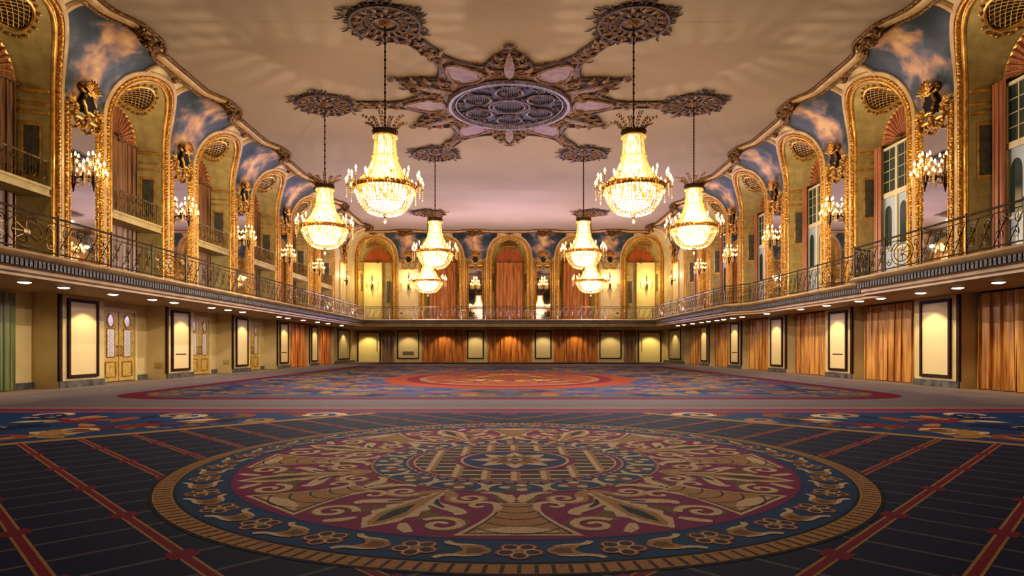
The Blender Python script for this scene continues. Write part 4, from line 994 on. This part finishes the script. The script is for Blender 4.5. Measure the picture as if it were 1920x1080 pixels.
# ================================================================== CHANDELIERS
def chandelier():
    t = empty('chandelier'); H = CEIL     # local z = 0 is the ring level (world 6.36)
    top = CEIL-.12-6.36; ct = 1.72        # crown level
    m = MB(); m.tube([(0,0,ct),(0,0,top)], .018, 5)
    k = 0; z = ct+.1
    while z < top-.05:
        m.blob((0,0,z), .042 if k % 2 else .03, .03 if k % 2 else .042, .075, 5, 4); z += .13; k += 1
    m.build('chain', M['bronze'], t)
    m = MB(); m.lathe([(0,ct+.12),(.1,ct+.1),(.14,ct+.02),(.36,ct),(.37,ct-.08),(.33,ct-.1),(0,ct-.1)], 28)
    for i in range(24): a = 2*pi*i/24; m.blob((.36*cos(a),.36*sin(a),ct+.02), .05,.05,.07, 5, 4)
    m.build('crown', M['bronze'], t)
    m = MB()
    for i in range(12):
        a = 2*pi*i/12; ca, sa = cos(a), sin(a); o = .3+.12*(i % 2)
        pts = [((.3+o*q**1.6)*ca, (.3+o*q**1.6)*sa, ct+(.42+.1*(i % 2))*q-.1*q**5) for q in (j/6 for j in range(7))]
        m.tube(pts, [.016-.009*j/6 for j in range(7)], 4)
        for j in (2,3,4,5,6):
            for sg in (1,-1): m.bead((pts[j][0]-sa*sg*.045, pts[j][1]+ca*sg*.045, pts[j][2]), .03, .045)
    m.build('crown_sprays', M['gold_dark'], t)
    upper = lambda q: (.31+.06*q, ct-.1-.68*q)
    def lower(q): return (.37+.48*q**1.5+.03*sin(pi*q), ct-.78-.92*q)
    m = MB(); m.lathe([(upper(q)[0]*.66, upper(q)[1]) for q in (0,.5,1)]+[(lower(q)[0]*.66, lower(q)[1]) for q in (.1,.3,.5,.7,.85,1)]+[(0,-.02)], 26); m.build('lit_core', M['core'], t)
    m = MB()
    for i in range(36):
        a = 2*pi*i/36; ca, sa = cos(a), sin(a)
        for j in range(11): r, z = upper(j/10); m.bead((r*ca,r*sa,z), .021, .036)
    for i in range(44):
        a = 2*pi*i/44; ca, sa = cos(a), sin(a)
        for j in range(14): r, z = lower(j/13); m.bead((r*ca,r*sa,z), .022+.01*j/13, .04)
    for rr_, zz, n in ((.38,ct-.78,40),(.36,ct-.14,36)):
        for i in range(n): a = 2*pi*i/n; m.bead((rr_*1.04*cos(a), rr_*1.04*sin(a), zz), .032, .045)
    for i in range(30):
        a = 2*pi*(i+.5)/30; m.tube([(.8*cos(a),.8*sin(a),.02),(.77*cos(a),.77*sin(a),.24)], [.012,.022], 4)
    m.build('crystal_tent', M['crystal'], t)
    m = MB(); m.lathe([(.86,.05),(.95,.07),(.99,0),(.95,-.08),(.86,-.06),(.86,.05)], 44)
    for i in range(36): a = 2*pi*i/36; m.blob((.98*cos(a),.98*sin(a),.0), .04,.04,.075, 5, 4)
    m.build('ring', M['brass'], t)
    def bowl(q): a = q*pi/2; return (.93*cos(a)**.62 if q < 1 else 0., -.1-.78*sin(a)**1.35)
    m = MB(); m.lathe([(max(.001, bowl(q)[0]*.74), bowl(q)[1]*.84) for q in (0,.15,.3,.45,.6,.75,.88,1)], 30); m.build('lit_bowl', M['core'], t)
    m = MB()
    for i in range(48):
        a = 2*pi*i/48; ca, sa = cos(a), sin(a)
        for j in range(13):
            if j > 9 and i % 2: continue
            r, z = bowl(j/12.6); m.bead((r*ca,r*sa,z), .03-.01*j/13, .04)
    for i in range(40):
        a = 2*pi*i/40; m.bead((.96*cos(a),.96*sin(a),-.17), .03, .06)
    m.build('crystal_bowl', M['crystal'], t)
    m = MB(); m.lathe([(.0,-.98),(.05,-.96),(.085,-.9),(.04,-.86),(.11,-.84),(0,-.80)], 12); m.build('finial', M['bronze'], t)
    m = MB(); m.bead((0,0,-1.08), .055, .09); m.build('pendant_drop', M['crystal'], t)
    for i in range(12):
        a = 2*pi*(i+.5)/12; ca, sa = cos(a), sin(a); arm = None
        m = MB(); m.tube([((.95+.22*q)*ca, (.95+.22*q)*sa, -.02-.13*sin(pi*q)+.1*q) for q in (j/6 for j in range(7))], .018, 5)
        tips = []
        for db, r, z in ((-.07,1.15,.10),(.09,1.12,.22),(.0,1.2,.0)):
            b = a+db; p = (r*cos(b), r*sin(b), z)
            m.tube([(1.1*ca,1.1*sa,.0),(p[0],p[1],p[2]-.06),p], .012, 4, caps=False); m.lathe([(0,0),(.045,.01),(.03,.03),(0,.03)], 7, p); tips.append(p)
        arm = m.build('candle_arm', M['brass'], t)
        m = MB()
        for k in range(5): m.bead((1.19*ca,1.19*sa,-.08-.07*k), .026, .036)
        for k in range(4): m.bead((1.12*cos(a+.12),1.12*sin(a+.12),-.06-.07*k), .022, .034)
        m.build('crystal_drops', M['crystal'], arm)
        for p in tips:
            m = MB(); m.lathe([(.02,.03),(.02,.12),(0,.12)], 6, p); cd = m.build('candle', M['candle'], arm)
            m.cur = 1; m.lathe([(.0,.11),(.03,.14),(.034,.17),(.018,.22),(0,.26)], 7, p)
            bpy.data.objects.remove(cd, do_unlink=True); m.build('candle', [M['candle'], M['bulb']], arm)
    return Proto(t)
ch = chandelier()
P_CH = 110
CHN = ['nearest chandelier on the left, hanging large below its rosette','nearest chandelier on the right, hanging large below its rosette','outer left chandelier, close to the left gallery','outer right chandelier, close to the right gallery','left of the two chandeliers beyond the ceiling medallion','right of the two chandeliers beyond the ceiling medallion','rearmost left chandelier, lowest in view before the back wall','rearmost right chandelier, lowest in view before the back wall']
for i, (x, y, n, _) in enumerate(HEX):
    s = 1.18 if i > 5 else 1
    ch.place((x,y,6.36), .13*i, 'crystal basket '+CHN[i], 'chandelier', 'crystal chandeliers', scale=(s,s,1))
    for k in range(3):
        a = 2*pi*k/3+.4; lamp((x+1.32*cos(a)*s, y+1.32*sin(a)*s, 6.75), P_CH*.85, (1,.84,.56), .07)
    lamp((x,y,5.15), 1500 if y < 22 else (750 if y < 30 else 320), (1,.92,.86), .04)  # extra lamp added under the finial to brighten the floor
# ================================================================== FURTHER LIGHT
def area(loc, rot, sx, sy, power, col, name='lilac_fill'):
    l = bpy.data.lights.new(name, 'AREA'); l.shape = 'RECTANGLE'; l.size = sx; l.size_y = sy; l.energy = power; l.color = col
    o = bpy.data.objects.new(name, l); C.objects.link(o); o.location = loc; o.rotation_euler = rot; return o
# unseen lilac lights added over the gallery floors to tint the far ceiling
area((0,YG+1.2,BAL+.1), (R(180+36),0,0), 18, .3, 2900, (.72,.61,1.))
for sg in (-1,1): area((sg*11.7,42,BAL+.1), (0,R(180)-sg*R(30),0), .3, 12, 700, (.76,.66,1.))
# ================================================================== CAMERA, LOOK
cam = bpy.data.cameras.new('camera'); co = bpy.data.objects.new('camera', cam); C.objects.link(co)
co.location = (0,0,CAM_H); co.rotation_euler = (R(90),0,0)
cam.sensor_width = 36; cam.lens = 1180/1920*36; cam.shift_x = 5/1920; cam.shift_y = 113/1920; cam.clip_end = 200
sc = bpy.context.scene; sc.camera = co
w = bpy.data.worlds.new('world'); sc.world = w; w.use_nodes = True; w.node_tree.nodes['Background'].inputs[0].default_value = (0,0,0,1)
sc.view_settings.view_transform = 'Standard'; sc.view_settings.exposure = 0.05; sc.view_settings.gamma = .87
cy = sc.cycles; cy.max_bounces = 6; cy.diffuse_bounces = 3; cy.glossy_bounces = 3; cy.transmission_bounces = 2; cy.caustics_reflective = False; cy.caustics_refractive = False
cy.sample_clamp_indirect = 4; cy.sample_clamp_direct = 20; cy.use_denoising = True; cy.use_adaptive_sampling = True; cy.adaptive_threshold = .03
